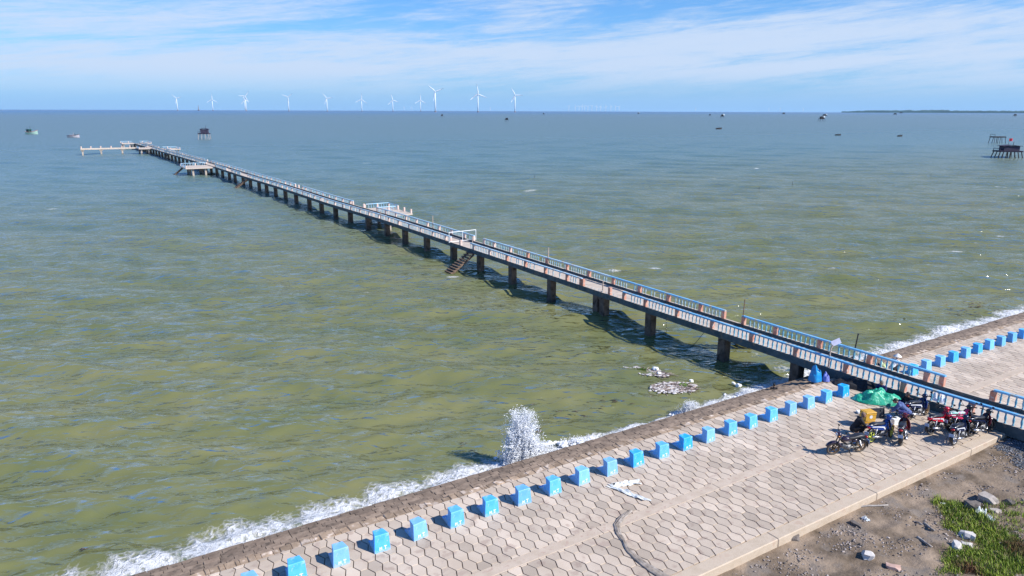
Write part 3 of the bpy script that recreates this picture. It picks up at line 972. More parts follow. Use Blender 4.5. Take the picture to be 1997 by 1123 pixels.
pil = [(1564, 759), (1401, 712), (1269, 655), (1156, 625), (1069, 583), (993.5, 554), (930, 530.5), (875, 511), (824.5, 491), (781, 475), (742.4, 462), (706.4, 449), (673.4, 437), (646.5, 427), (620.4, 417), (596, 408), (573, 398), (553, 390), (534, 383), (515, 377), (500, 372), (485, 366), (470.5, 361), (456, 355), (443.5, 351), (432, 346), (420, 342)]
ply = [at(a, b, WZ).y for a, b in pil]
ply[0] = 25.3
ply += [ply[-1] + 6.5 * k for k in range(1, 25)]
pile_y = []
for k, y in enumerate(ply):
    if y > 356: continue
    mb = MB()
    X = Xn(y); zb = zt(y) - .43
    s = .62
    if k == 3: ysl = [y + .3, y + 1.15]
    elif k in (9, 13, 18): ysl = [y + .3]
    else: ysl = [y + .3]
    for yy in ysl:
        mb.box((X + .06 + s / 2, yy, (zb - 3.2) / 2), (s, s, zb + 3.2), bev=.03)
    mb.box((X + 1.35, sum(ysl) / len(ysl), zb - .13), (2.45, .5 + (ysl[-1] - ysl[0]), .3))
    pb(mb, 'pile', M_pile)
# -- balustrades
RH = .62


def rail_section(side, y0, y1, faded, toprail=True):
    mb = MB(); ys = [y0]
    while ys[-1] + 3.3 < y1: ys.append(ys[-1] + 3.3)
    ys.append(y1)
    u = .09 if side == 0 else PW - .09
    if toprail:
        vs = []; fs = []
        for y in ys:
            x = Xn(y) + u; z = zt(y) + RH
            vs += [(x - .085, y, z - .09), (x + .085, y, z - .09), (x + .085, y, z + .01), (x - .085, y, z + .01)]
        for k in range(len(ys) - 1):
            for i in range(4):
                j = (i + 1) % 4
                fs.append((k * 4 + i, (k + 1) * 4 + i, (k + 1) * 4 + j, k * 4 + j))
        fs += [(0, 1, 2, 3), tuple(range(len(vs) - 1, len(vs) - 5, -1))]
        mb.add(vs, fs)
    else:
        x = Xn(y0) + u
        mb.box((x, (y0 + y1) / 2, zt(y0) + .02), (.12, y1 - y0, .05))
    o = pb(mb, 'railing', M_railfade if faded else M_railblue); fixnormals(o)
    return o


M_railfade = mat('faded_rail_paint', (0.27, 0.50, 0.68), (0.45, 0.62, 0.74), scale=.8, rough=0.6, c3=(0.50, 0.46, 0.42), s3=1.5)
M_balfade = mat('faded_baluster_paint', (0.20, 0.42, 0.54), (0.44, 0.52, 0.54), scale=2.0, rough=0.7)


def bal_mb(mb, x, y, z, tilt=0, seg=8):
    prof = [(.05, 0), (.05, .05), (.032, .08), (.055, .2), (.06, .27), (.04, .40), (.033, .46), (.05, .49), (.05, RH - .09)]
    if seg < 6: prof = [(.045, 0), (.058, .24), (.036, .44), (.05, RH - .09)]
    mb.lathe(prof, seg, Matrix.Translation((x, y, z)) @ Matrix.Rotation(tilt, 4, 'X'))


def post_mb(mb, x, y, z, h=RH - .085):
    mb.box((x, y, z + h / 2), (.24, .26, h), bev=.015)


near_secs = [(9.0, 41.36, True), (46.6, 66.0, True), (70.5, 163.0, True), (170.0, 179.0, True), (184.0, 198.0, True), (208.0, 302, True), (313, 349, True)]
far_secs = [(9.0, 15.9, True), (18.25, 31.86, True), (33.37, 67.7, True), (69.8, 98.2, True), (107.2, 133.4, True), (138.0, 215, True), (219, 292, True), (304, 347, True)]
brk = random.Random(4)
bals = []; posts = []
for side, secs in ((0, near_secs), (1, far_secs)):
    u = .09 if side == 0 else PW - .09
    for (a, b, tr) in secs:
        for (p0, p1) in ((a, min(b, 46.0)), (max(a, 46.0), b)):
            if p1 - p0 < .5: continue
            rs = rail_section(side, p0, p1, p0 >= 45, tr)
            # posts on a 3.3 m rhythm
            off = 15.7 if side == 0 else 15.9
            k0 = math.ceil((p0 - off) / 3.3 - .001)
            py_ = [off + 3.3 * k for k in range(k0, 140) if off + 3.3 * k <= p1 + .01]
            if a == p0 and a > 12 and (not py_ or py_[0] - a > .8): py_ = [a + .13] + py_
            if b == p1 and py_ and (b - py_[-1] > .8): py_.append(b - .13)
            for y in py_: posts.append((side, y, rs))
            y = p0 + .2
            while y < p1 - .1:
                if min([abs(y - q) for q in py_] + [9]) > .24:
                    miss = brk.random() < (.04 if y < 40 else .16)
                    if side == 0 and 40.4 < y < 41.3: miss = True
                    if side == 0 and 45 < y < 60 and brk.random() < .28: miss = True
                    if side == 1 and (18.9 < y < 19.7): miss = True
                    if not miss: bals.append((side, y, rs))
                y += .335
# stubs and leftover posts along the broken near stretch
posts.append((0, 42.95, None)); posts.append((0, 46.45, None)); posts.append((1, 103.0, None)); posts.append((1, 135.8, None)); posts.append((0, 68.2, None))
posts.sort(key=lambda t: t[1]); bals.sort(key=lambda t: t[1])
rest = MB()
for i, (side, y, rs) in enumerate(posts):
    u = .09 if side == 0 else PW - .09
    x = Xn(y) + u; z = zt(y)
    h = RH - .085 if rs is not None else .58
    if i < 100:
        mb = MB(); post_mb(mb, x, y, z, h)
        o = mb.build('post', M_post if y < 60 else M_postfade, rs if rs is not None else pier); 
        if rs is None: o.location = -pier.location
    else: post_mb(rest, x, y, z, h)
o = pb(rest, 'post', M_postfade); o['kind'] = 'stuff'
rest = MB()
for i, (side, y, rs) in enumerate(bals):
    u = .09 if side == 0 else PW - .09
    x = Xn(y) + u; z = zt(y)
    if i < 100:
        mb = MB(); bal_mb(mb, x, y, z, random.gauss(0, .03)); mb.build('baluster', M_balu, rs, smooth=True)
    else: bal_mb(rest, x, y, z, random.gauss(0, .03), 6 if y < 70 else 4)
for k in range(10):
    y = 41.6 + .46 * k
    rest.tube([(Xn(y) + .09, y, zt(y)), (Xn(y) + .09 + random.gauss(0, .03), y, zt(y) + random.uniform(.08, .2))], .02, 5)
o = pb(rest, 'baluster', M_balfade, smooth=False); o['kind'] = 'stuff'

# near staircase down to the water
M_stair = mat('weathered_stair', (0.10, 0.065, 0.045), (0.24, 0.17, 0.12), scale=3, rough=.9, bump=.01, bscale=10)


def stair(y0, y1, x_top, z_top, x_bot, z_bot, n, rail=False):
    mb = MB()
    L_ = math.hypot(x_bot - x_top, z_bot - z_top)
    for k in range(n):
        t = (k + .5) / n
        x = x_top + (x_bot - x_top) * t; z = z_top + (z_bot - z_top) * t
        mb.box((x, (y0 + y1) / 2, z), (abs(x_bot - x_top) / n * 1.15, y1 - y0, .09))
    for y in (y0 + .1, y1 - .1):
        mb.tube([(x_top, y, z_top - .18), (x_bot, y, z_bot - .18)], .12, 4)
    return mb


pb(stair(65.0, 66.4, Xn(65) - .02, 1.4, 33.0, -.75, 11), 'staircase', M_stair)
pb(stair(32.2, 33.6, Xn(32) + PW, 1.3, 40.9, -.8, 8), 'staircase', M_stair)
for (px_, py_) in ((456, 367), (322, 311)):
    f_ = at(px_, py_, WZ); pb(stair(f_.y - .2, f_.y + 1.3, Xn(f_.y) - .02, 1.4, f_.x, -.7, 10), 'staircase', M_stair)
pb(stair(203.5, 205.0, 27.4, 1.35, 24.9, -.7, 9), 'staircase', M_stair)


def slab_platform(name, x0, x1, y0, y1, z, piles, posts_, rails, solid=()):
    """side platform: slab > pile, post"""
    mb = MB()
    mb.box(((x0 + x1) / 2, (y0 + y1) / 2, z - .12), (x1 - x0, y1 - y0, .24), bev=.03)
    o = pb(mb, name, M_deck)
    for (x, y) in piles:
        m = MB(); m.box((x, y, (z - .3 - 3.2) / 2), (.45, .45, z - .3 + 3.2), bev=.03); m.build('pile', M_pilep, o)
    for (x, y) in posts_:
        m = MB(); m.box((x, y, z + .3), (.24, .24, .6), bev=.02); m.build('post', M_postfade, o)
    for (a, b) in rails:
        m = MB(); m.tube([(a[0], a[1], z + .62), (b[0], b[1], z + .62)], .075, 4)
        d = math.hypot(b[0] - a[0], b[1] - a[1]); n = int(d / .4)
        for k in range(1, n):
            t = k / n
            bal_mb(m, a[0] + (b[0] - a[0]) * t, a[1] + (b[1] - a[1]) * t, z, 0, 4)
        m.build('railing', M_railfade, o)
    return o


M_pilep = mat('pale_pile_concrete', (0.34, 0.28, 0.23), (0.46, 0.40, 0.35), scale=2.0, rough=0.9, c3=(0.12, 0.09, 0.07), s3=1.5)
# platform on the far side (about 100 m out)
x0 = Xn(99) + PW
slab_platform('side_platform', x0 - .3, x0 + 3.9, 94.6, 103.2, 1.58, [(x0 + .5, 95.2), (x0 + 3.4, 95.2), (x0 + .5, 99), (x0 + 3.4, 99), (x0 + .5, 102.6), (x0 + 3.4, 102.6)],
              [(x0 - .1, 103.0), (x0 + 1.9, 103.0), (x0 + 3.75, 103.0), (x0 + 3.75, 99.5), (x0 + 3.75, 97.2), (x0 + 3.75, 94.8), (x0 + 1.9, 98.6)],
              [((x0 + .1, 103.0), (x0 + 3.75, 103.0)), ((x0 + 3.75, 103.0), (x0 + 3.75, 99.5)), ((x0 + .15, 98.6), (x0 + 3.0, 98.6))])
# platform on the near side (about 200 m out)
slab_platform('side_platform', 27.2, Xn(202) + .1, 197.6, 207.4, 1.58, [(29.0, 198.4), (32.0, 198.4), (29.0, 203), (32.0, 203), (29.0, 206.8), (32.0, 206.8)],
              [(27.4, 197.9), (27.4, 202.5), (27.4, 207.1), (31.0, 207.1)], [((27.4, 197.9), (27.4, 207.1)), ((27.4, 207.1), (33.6, 207.1))])
# pier head: the long arm, its landing and the landings beyond
zh = 1.85
mb = MB(); mb.box(((8.0 + 27.4) / 2, 312.2, zh - .28), (19.4, 1.5, .56), bev=.05)
arm = pb(mb, 'jetty_arm', M_deck)
for x in (8.6, 14.6, 21.6):
    m = MB(); m.box((x, 312.2, -.9), (.55, .6, 4.4), bev=.03); m.box((x, 312.2, zh - .75), (1.1, 1.0, .45)); m.build('pile', M_pilep, arm)
for x in (8.3, 11.4, 14.6, 18.0, 21.6, 24.3):
    m = MB(); m.lathe([(.22, 0), (.2, .25), (.3, .45), (.3, .62), (.05, .68)], 8, Matrix.Translation((x, 312.3, zh))); m.build('mooring_post', M_postfade, arm)
slab_platform('landing', 26.4, Xn(307) + .1, 302.4, 312.6, 1.7, [(27.3, 303.2), (29.8, 303.2), (27.3, 311.5), (29.8, 311.5)], [(26.6, 302.6), (28.8, 302.6), (26.6, 312.4)], [((26.6, 302.6), (26.6, 312.4))])
slab_platform('landing', 24.3, Xn(353) + .1, 348.5, 358.5, 1.75, [(25, 349.2), (28.4, 349.2), (25, 357.5), (28.4, 357.5)], [(24.5, 348.8), (24.5, 358.2), (27.5, 358.2)], [((24.5, 358.2), (29, 358.2))])
slab_platform('landing', Xn(297) + PW - .1, 39.3, 292.5, 301.5, 1.7, [(38.6, 293.3), (38.6, 300.5), (35.5, 293.3)], [(39.1, 292.8), (39.1, 301.2), (36, 301.2), (36, 292.8)], [((34.2, 301.2), (39.1, 301.2)), ((39.1, 292.8), (39.1, 301.2))])
slab_platform('landing', Xn(352) + PW - .1, 35.6, 348, 358, 1.75, [(34.8, 349), (34.8, 357)], [(35.4, 348.2), (35.4, 357.8), (33, 357.8)], [((31.8, 357.8), (35.4, 357.8)), ((35.4, 348.2), (35.4, 357.8))])

# poles, sign, pipe frame and cables of the pier


def pole(p, top, r, m, label, lean=None):
    mb = MB(); mb.tube([(0, 0, 0), (top[0] - p[0], top[1] - p[1], top[2] - p[2])], [r, r * .8], 8)
    mb.box((0, 0, .02), (r * 4, r * 4, .04))
    mb.tube([(top[0] - p[0], top[1] - p[1], top[2] - p[2] - .03), (top[0] - p[0], top[1] - p[1], top[2] - p[2] + .02)], r * 1.15, 8)
    o = mb.build('pole', m); o.location = p
    return tag(o, label, 'pole', 'bare poles standing on the pier')


def far_edge(y): return Xn(y) + PW - .09


M_polew = mat('weathered_pole', (0.30, 0.20, 0.15), (0.5, 0.42, 0.36), scale=3, rough=.8)
yy = 31.75; pole((far_edge(yy) - .1, yy, zt(yy)), (far_edge(yy) - .1 + .06, yy, zt(yy) + 1.75), .035, M_rust, 'thin rusty pole on the post at the gap in the far railing')
yy = 23.6; pole((far_edge(yy) + .12, yy, zt(yy)), (far_edge(yy) + .35, yy, zt(yy) + 1.45), .045, M_dark, 'dark pole leaning at the far railing just landward of the sign')
yy = 44.0; pole((Xn(yy) + .2, yy, zt(yy)), (Xn(yy) + .2, yy, zt(yy) + .85), .05, M_polew, 'short weathered pole in the stretch without a near railing')
yy = 55.2; pole((far_edge(yy) - .05, yy, zt(yy)), (far_edge(yy) - .05, yy, zt(yy) + 1.55), .06, M_polew, 'weathered pole at the far railing, landward of the white pipe frame')
yy = 80.3; pole((far_edge(yy) - .05, yy, zt(yy)), (far_edge(yy) - .05, yy, zt(yy) + 1.5), .06, M_polew, 'weathered pole at the far railing between the platform and the pipe frame')
yy = 65.6; pole((Xn(yy) + .1, yy, zt(yy)), (Xn(yy) + .1, yy, zt(yy) + 1.35), .045, M_polew, 'pole at the head of the near staircase')
yy = 91.0; pole((Xn(yy) + .1, yy, zt(yy)), (Xn(yy) + .1, yy, zt(yy) + 1.05), .05, M_polew, 'short pole on the near railing in front of the far platform')
yy = 140.0; pole((Xn(yy) + .1, yy, zt(yy)), (Xn(yy) + .1, yy, zt(yy) + 1.2), .06, M_polew, 'distant short pole on the near railing')

# sign
yy = 23.4
sg = thing('sign', 'pale lilac sign board tilted on a short post on the near railing', 'sign', (Xn(yy) + .12, yy, zt(yy)))
M_board = mat('lilac_board', (0.40, 0.42, 0.58), (0.50, 0.52, 0.66), scale=5, rough=.6)
mb = MB(); mb.tube([(0, 0, 0), (0, 0, 1.0), (.16, -.02, 1.30)], [.045, .045, .035], 8); mb.build('post', M_polew, sg)
mb = MB(); M = Matrix.Translation((.42, -.02, 1.42)) @ Matrix.Rotation(-AZ + .12, 4, 'Z') @ Matrix.Rotation(R_(-22), 4, 'Y') @ Matrix.Rotation(R_(-14), 4, 'X')
mb.box((0, 0, 0), (.56, .025, .32), 0, 0, M, bev=.006); mb.build('board', M_board, sg)
M_faint = mat('faded_ink', (0.30, 0.31, 0.45), rough=.7)
# white pipe frame
fa = at(876, 473, zt(66)); fb = at(928, 467, zt(66))
gf = thing('pipe_frame', 'white pipe frame standing across the pier above the near staircase', 'frame', (fa.x, fa.y, zt(66) - .02))
mb = MB()
d = Vector((fb.x - fa.x, fb.y - fa.y, 0))
for t in (0, .5, 1): mb.tube([d * t, d * t + Vector((0, 0, 1.15))], .035, 6)
mb.tube([Vector((0, 0, 1.15)), d + Vector((0, 0, 1.15))], .035, 6)
mb.tube([Vector((0, 0, .08)), d + Vector((0, 0, .08))], .03, 6)
mb.build('pipes', M_metalw, gf)
# cables hanging below the deck
for (a, b, zb_, lab) in (((1293, 622), (1299, 656), WZ - .1, 'thin cable hanging straight from the deck into the water'), ((1375, 646), (1346, 679), WZ - .1, 'slanting cable from the deck edge down into the water')):
    pa = at(a[0], a[1], 1.3); pa.x = Xn(pa.y) + .2 if pa.y < 60 else pa.x
    pb_ = at(b[0], b[1], WZ)
    mb = MB(); pts = [pa.lerp(pb_, t / 6) + Vector((0, 0, -.06 * math.sin(PI * t / 6))) for t in range(7)]
    mb.tube(pts, .016, 5); tag(mb.build('cable', M_black), lab, 'cable')
# ------------------------------------------------------------------ motorbikes


def torus(mb, c, R, r, seg=24, ps=8, mi=0, a0=0.0, a1=2 * PI, wy=1.0):
    prof = []
    full = abs(a1 - a0 - 2 * PI) < 1e-6
    n = seg if full else seg + 1
    vs = []; fs = []
    for k in range(n):
        a = a0 + (a1 - a0) * k / seg
        for j in range(ps):
            b = 2 * PI * j / ps
            rr = R + r * math.cos(b)
            vs.append((c[0] + rr * math.cos(a), c[1] + r * wy * math.sin(b), c[2] + rr * math.sin(a)))
    for k in range(seg):
        k2 = (k + 1) % n
        for j in range(ps):
            j2 = (j + 1) % ps
            fs.append((k * ps + j, k * ps + j2, k2 * ps + j2, k2 * ps + j))
    mb.add(vs, fs, mi)


def paint(name, c, r=.25):
    return mat(name, c, rough=r, coat=.5)


def motorbike(label, p, head, body, stripe, rim, seatm=None, tyre=None, shield=None, bare=False, style=0, lean=7, steer=12, plate=None, sc=1.08, front=None):
    t = thing('motorbike', label, 'motorbike', p, head, 'motorbikes parked on the promenade by the pier')
    t.rotation_euler = (R_(-lean), 0, head)
    t.scale = (sc, sc, sc)
    seatm = seatm or M_seat; tyre = tyre or M_rubber; shield = shield or body
    front = front or body
    WB = .62

    def wheel(cx, rot=0.0):
        w = bpy.data.objects.new('wheel', None); COL.objects.link(w); w.parent = t; w.location = (cx, 0, .285); w.rotation_euler = (0, 0, rot)
        m = MB(); torus(m, (0, 0, 0), .245, .042, 26, 8); m.build('tyre', tyre, w, True)
        m = MB(); torus(m, (0, 0, 0), .205, .018, 24, 6, wy=1.3)
        for k in range(5):
            a = 2 * PI * k / 5 + .3
            m.tube([(0, .02, 0), (math.cos(a) * .2, 0, math.sin(a) * .2)], [.024, .013], 5)
            m.tube([(0, -.02, 0), (math.cos(a + .25) * .2, 0, math.sin(a + .25) * .2)], [.016, .012], 5)
        m.tube([(0, -.07, 0), (0, .07, 0)], .045, 10); m.build('rim', rim, w, True)
        return w
    sr = R_(steer)
    wheel(-WB); wheel(WB, sr)

    # --- steering assembly (fork, bar, lamp) turned about the steering head
    def fr(x, y, z):
        dx = x - .46; return (.46 + dx * math.cos(sr) - y * math.sin(sr), dx * math.sin(sr) + y * math.cos(sr), z)
    m = MB()
    for s in (-1, 1):
        m.tube([fr(.62, .085 * s, .285), fr(.50, .085 * s, .62), fr(.45, .07 * s, .84)], [.022, .026, .026], 7)
    m.build('fork', M_engine if not bare else M_black, t, True)
    m = MB()
    for k in range(9):
        pass
    a0, a1 = R_(20), R_(165)
    vs = []; fs = []
    for k in range(11):
        a = a0 + (a1 - a0) * k / 10
        for j, yy in enumerate((-.075, -.05, 0, .05, .075)):
            rr = .315 + (.03 if abs(yy) < .01 else .022 if abs(yy) < .06 else -.03)
            q = fr(.62 + rr * math.cos(a), yy, .285 + rr * math.sin(a)); vs.append(q)
    for k in range(10):
        for j in range(4): fs.append((k * 5 + j, (k + 1) * 5 + j, (k + 1) * 5 + j + 1, k * 5 + j + 1))
    m.add(vs, fs); o = m.build('front_fender', front, t, True)
    md = o.modifiers.new('thick', 'SOLIDIFY'); md.thickness = .008
    m = MB(); m.tube([fr(.36, -.34, .99), fr(.40, -.2, .985), fr(.46, -.07, .94), fr(.46, .07, .94), fr(.40, .2, .985), fr(.36, .34, .99)], .015, 7)
    m.tube([fr(.36, -.34, .99), fr(.39, -.22, .985)], .021, 7); m.tube([fr(.36, .34, .99), fr(.39, .22, .985)], .021, 7)
    m.tube([fr(.43, -.2, 1.0), fr(.40, -.34, 1.01)], .007, 5); m.tube([fr(.43, .2, 1.0), fr(.40, .34, 1.01)], .007, 5)
    hb = m.build('handlebar', M_black, t, True)
    for s in (-1, 1):
        m = MB(); m.tube([fr(.42, .2 * s, .99), fr(.42, .27 * s, 1.10), fr(.40, .30 * s, 1.16)], .008, 5)
        q = fr(.39, .31 * s, 1.19); m.ell(q, (.018, .062, .042), 10, 6); m.build('mirror', M_black, t, True)
    # headlamp cowl
    m = MB(); q = fr(.50, 0, .95); m.ell(q, (.12, .125, .10), 14, 8); m.ell(fr(.47, 0, .87), (.09, .10, .10), 12, 7); cw = m.build('cowl', front, t, True)
    m = MB(); m.ell(fr(.585, 0, .955), (.045, .085, .062), 12, 7); m.build('headlight', M_lens, t, True)
    for s in (-1, 1):
        m = MB(); m.ell(fr(.55, .15 * s, .93), (.045, .03, .025), 8, 5); m.build('indicator', M_amber, t, True)
    # --- frame and engine
    m = MB(); m.tube([(.44, 0, .80), (.30, 0, .60), (.05, 0, .46), (-.25, 0, .52), (-.52, 0, .66)], .032, 8)
    for s in (-1, 1):
        m.tube([(-.10, .07 * s, .42), (-.30, .10 * s, .36), (-WB, .10 * s, .285)], .022, 6)
        m.tube([(-.30, .10 * s, .64), (-.70, .09 * s, .72)], .014, 6)
    m.build('frame', M_black, t, True)
    m = MB()
    m.box((.0, 0, .33), (.34, .19, .20), bev=.03); m.tube([(.10, 0, .36), (.30, 0, .40)], [.085, .075], 10)
    for k in range(5): m.tube([(.14 + .03 * k, 0, .368 + .008 * k), (.15 + .03 * k, 0, .37 + .008 * k)], .10, 12)
    m.tube([(.02, -.13, .33), (.02, .13, .33)], .095, 14); m.build('engine', M_engine, t, True)
    for s in (-1, 1):
        m = MB(); m.tube([(-.42, .125 * s, .64), (-.56, .125 * s, .34)], .032, 8)
        for k in range(6): m.tube([(-.435 - .017 * k, .125 * s, .608 - .036 * k), (-.44 - .017 * k, .125 * s, .595 - .036 * k)], .042, 8)
        m.build('shock_absorber', M_chrome, t, True)
    m = MB(); m.tube([(.26, -.09, .36), (.22, -.13, .24), (-.05, -.155, .22), (-.22, -.165, .245)], .022, 7); m.tube([(-.20, -.165, .24), (-.32, -.17, .26), (-.78, -.18, .37)], [.035, .052, .048], 10)
    m.build('exhaust', M_chrome, t, True)
    m = MB(); m.tube([(.02, -.26, .25), (.02, .26, .25)], .014, 6); m.tube([(-.28, -.24, .31), (-.28, .24, .31)], .012, 6)
    for s in (-1, 1): m.tube([(.02, .17 * s, .25), (.02, .27 * s, .25)], .022, 6)
    m.build('footrest', M_black, t, True)
    m = MB(); m.tube([(-.02, .10, .24), (-.09, .27, .0)], .013, 6); m.tube([(-.09, .27, .005), (-.12, .30, .005)], .018, 6); m.build('stand', M_black, t, True)
    m = MB(); m.box((-.28, .118, .315), (.56, .02, .085), bev=.008); m.build('chain_case', M_black if not style else M_chrome, t)
    # --- bodywork
    if not bare:
        poly = [(-.80, .735), (-.74, .80), (-.40, .735), (-.05, .70), (.10, .63), (.16, .50), (.06, .44), (-.10, .50), (-.34, .56), (-.60, .64)]
        m = MB()
        n = len(poly)
        vs = []
        for s, wv in ((-1, .135), (1, .135)):
            for (x, z) in poly:
                wdt = wv * (1 - .45 * max(0, (-x - .4) / .4)) * (.8 if x > .05 else 1)
                vs.append((x, s * wdt, z))
        fs = [tuple(range(n - 1, -1, -1)), tuple(range(n, 2 * n))] + [(i, (i + 1) % n, (i + 1) % n + n, i + n) for i in range(n)]
        m.add(vs, fs); o = m.build('side_fairing', body, t); fixnormals(o)
        bv = o.modifiers.new('bev', 'BEVEL'); bv.width = .018; bv.segments = 2
        for s in (-1, 1):
            m = MB(); m.prism([(-.74, .752), (-.40, .690), (-.02, .60), (.05, .50), (.09, .53), (.02, .645), (-.40, .728), (-.74, .785)], s * .139, s * .143); o = m.build('stripe', stripe, t); fixnormals(o)
        # leg shields
        for s in (-1, 1):
            m = MB(); vs = []; fs = []
            for k, (x, z, y0, y1) in enumerate([(.40, .86, .03, .11), (.37, .76, .05, .19), (.33, .62, .08, .235), (.29, .48, .10, .235), (.24, .36, .11, .20)]):
                for j in range(4):
                    u = j / 3; vs.append((x + .05 * (1 - u) - .015 * u, s * (y0 + (y1 - y0) * u), z))
            for k in range(4):
                for j in range(3): fs.append((k * 4 + j, k * 4 + j + 1, (k + 1) * 4 + j + 1, (k + 1) * 4 + j))
            m.add(vs, fs); o = m.build('leg_shield', shield, t, True)
            md = o.modifiers.new('thick', 'SOLIDIFY'); md.thickness = .018; md.offset = 0
        m = MB(); m.prism([(.42, .84), (.30, .60), (.10, .52), (.04, .60), (.20, .66), (.36, .86)], -.06, .06); o = m.build('centre_cover', body, t); fixnormals(o)
    else:
        m = MB(); m.ell((.10, 0, .70), (.26, .13, .12), 14, 8); m.ell((-.30, 0, .60), (.16, .11, .09), 12, 6); m.build('tank', body, t, True)
    # --- saddle
    vs = []; fs = []
    prof = [(-.70, .80, .085, .02), (-.62, .845, .12, .05), (-.40, .835, .135, .065), (-.18, .79, .14, .06), (.0, .775, .125, .055), (.14, .77, .085, .05), (.18, .745, .06, .02)]
    for (x, z, wv, h) in prof:
        for k in range(10):
            a = 2 * PI * k / 10
            cy, cz = math.cos(a), math.sin(a)
            vs.append((x, wv * (abs(cy) ** .6) * (1 if cy >= 0 else -1), z - .02 + h * (abs(cz) ** .6) * (1 if cz >= 0 else -1)))
    n = len(prof)
    for i in range(n - 1):
        for k in range(10):
            j = (k + 1) % 10; fs.append((i * 10 + k, i * 10 + j, i * 10 + 10 + j, i * 10 + 10 + k))
    fs += [tuple(range(10)), tuple(range(n * 10 - 1, n * 10 - 11, -1))]
    m = MB(); m.add(vs, fs); o = m.build('saddle', seatm, t, True); fixnormals(o)
    # rear fender, lamp, plate, rack
    m = MB(); vs = []; fs = []
    for k in range(9):
        a = R_(75) + R_(120) * k / 8
        for yy in (-.07, -.04, .04, .07):
            rr = .315 + (.015 if abs(yy) < .05 else -.015); vs.append((-WB + rr * math.cos(a) - .01, yy, .30 + rr * math.sin(a)))
    for k in range(8):
        for j in range(3): fs.append((k * 4 + j, (k + 1) * 4 + j, (k + 1) * 4 + j + 1, k * 4 + j + 1))
    m.add(vs, fs); o = m.build('rear_fender', M_black, t, True); md = o.modifiers.new('thick', 'SOLIDIFY'); md.thickness = .01
    m = MB(); m.ell((-.80, 0, .72), (.05, .085, .045), 10, 6); m.build('tail_lamp', M_redlens, t, True)
    m = MB(); m.box((-.93, 0, .50), (.012, .19, .14), 0, 0, Matrix.Rotation(0, 4, 'Y')); m.build('number_plate', plate or M_plate, t)
    m = MB(); m.tube([(-.55, .1, .80), (-.72, .12, .84), (-.84, .06, .845), (-.84, -.06, .845), (-.72, -.12, .84), (-.55, -.1, .80)], .012, 6); m.build('grab_rail', M_chrome if not bare else M_black, t, True)
    return t


M_lens = mat('lamp_glass', (.6, .62, .65), rough=.12)
M_amber = mat('amber_lens', (.6, .22, .02), rough=.2)
M_redlens = mat('red_lens', (.45, .02, .02), rough=.2)
M_plate = mat('number_plate_blue', (.30, .42, .62), rough=.5)
P_blue = paint('blue_paint', (.012, .045, .22)); P_white = paint('white_stripe', (.75, .77, .8)); P_navy = paint('navy_paint', (.010, .016, .055))
P_red = paint('red_paint', (.50, .012, .03)); P_pink = paint('magenta_paint', (.55, .03, .12)); P_blk = paint('black_paint', (.01, .01, .014)); P_dred = paint('dark_red_paint', (.14, .008, .015)); P_maroon = paint('purple_fairing', (.03, .018, .04))
R_green = mat('yellow_green_rim', (.55, .62, .10), rough=.4); R_gold = mat('bronze_rim', (.22, .14, .07), rough=.4, metal=.5); R_black = mat('black_rim', (.02, .02, .02), rough=.4); R_white = mat('silver_rim', (.62, .62, .64), rough=.35, metal=.4)
T_dust = mat('dusty_tyre', (.055, .05, .045), (.11, .10, .09), scale=9, rough=.9)
M_pinkseat = mat('patterned_seat_cover', (.70, .72, .74), (.10, .50, .42), scale=9, rough=.5, c3=(.6, .1, .3), s3=7)


def park(label, rear, frontp, **kw):
    d = frontp - rear; d.z = 0
    c = (rear + frontp) / 2
    return motorbike(label, (c.x, c.y, PZ + .004), hdg(d), **kw)


B = lambda x, y: at(1760 + x / 9.985, 770 + y / 9.985)
park('black bare-framed motorbike standing alone nearest the kerb, handlebars to the left', Vector((28.83, 16.60, 0)), Vector((27.40, 17.14, 0)), body=P_maroon, stripe=P_blk, rim=R_gold, bare=True, tyre=T_dust, steer=-8, lean=7)
park('blue motorbike with white side stripe and yellow-green wheels beside the crates', Vector((30.02, 16.85, 0)), Vector((31.36, 16.72, 0)), body=P_blue, stripe=P_white, rim=R_green, shield=P_navy, steer=20)
park('motorbike seen from behind with a thin dark red side panel', Vector((30.95, 15.98, 0)), Vector((32.30, 16.55, 0)), body=P_blk, stripe=P_dred, rim=R_black, shield=P_dred, tyre=T_dust, steer=15, front=P_dred)
park('red motorbike with white stripes and dark red leg shield, in the middle of the group', Vector((33.25, 15.90, 0)), Vector((34.62, 15.80, 0)), body=P_red, stripe=P_white, rim=R_black, shield=P_dred, tyre=T_dust, steer=18, front=P_red)
park('dark navy motorbike with silver wheels standing nearest the kerb corner', Vector((33.07, 14.74, 0)), Vector((34.42, 14.86, 0)), body=P_navy, stripe=P_white, rim=R_white, shield=P_blk, tyre=T_dust, steer=14)
park('dark motorbike with a chrome exhaust, rightmost beside the pier railing', Vector((34.70, 14.80, 0)), Vector((36.05, 14.62, 0)), body=P_blk, stripe=P_navy, rim=R_black, bare=False, style=1, tyre=T_dust, steer=-12, shield=P_dred)
park('magenta motorbike with a patterned pale seat cover, close to the railing', Vector((34.45, 15.62, 0)), Vector((35.75, 15.34, 0)), body=P_pink, stripe=P_white, rim=R_black, seatm=M_pinkseat, shield=P_blk, front=P_blk, steer=20)
park('blue and white motorbike farthest back, parked beside the seated people', Vector((34.00, 17.35, 0)), Vector((35.36, 17.25, 0)), body=P_navy, stripe=P_white, rim=R_gold, shield=P_blue, tyre=T_dust, steer=10)

# ------------------------------------------------------------------ people


def limb(mb, pts, rs, seg=10):
    mb.tube(pts, rs, seg)
    for p, r in zip(pts, rs): mb.ell(p, (r, r, r), seg, 6)


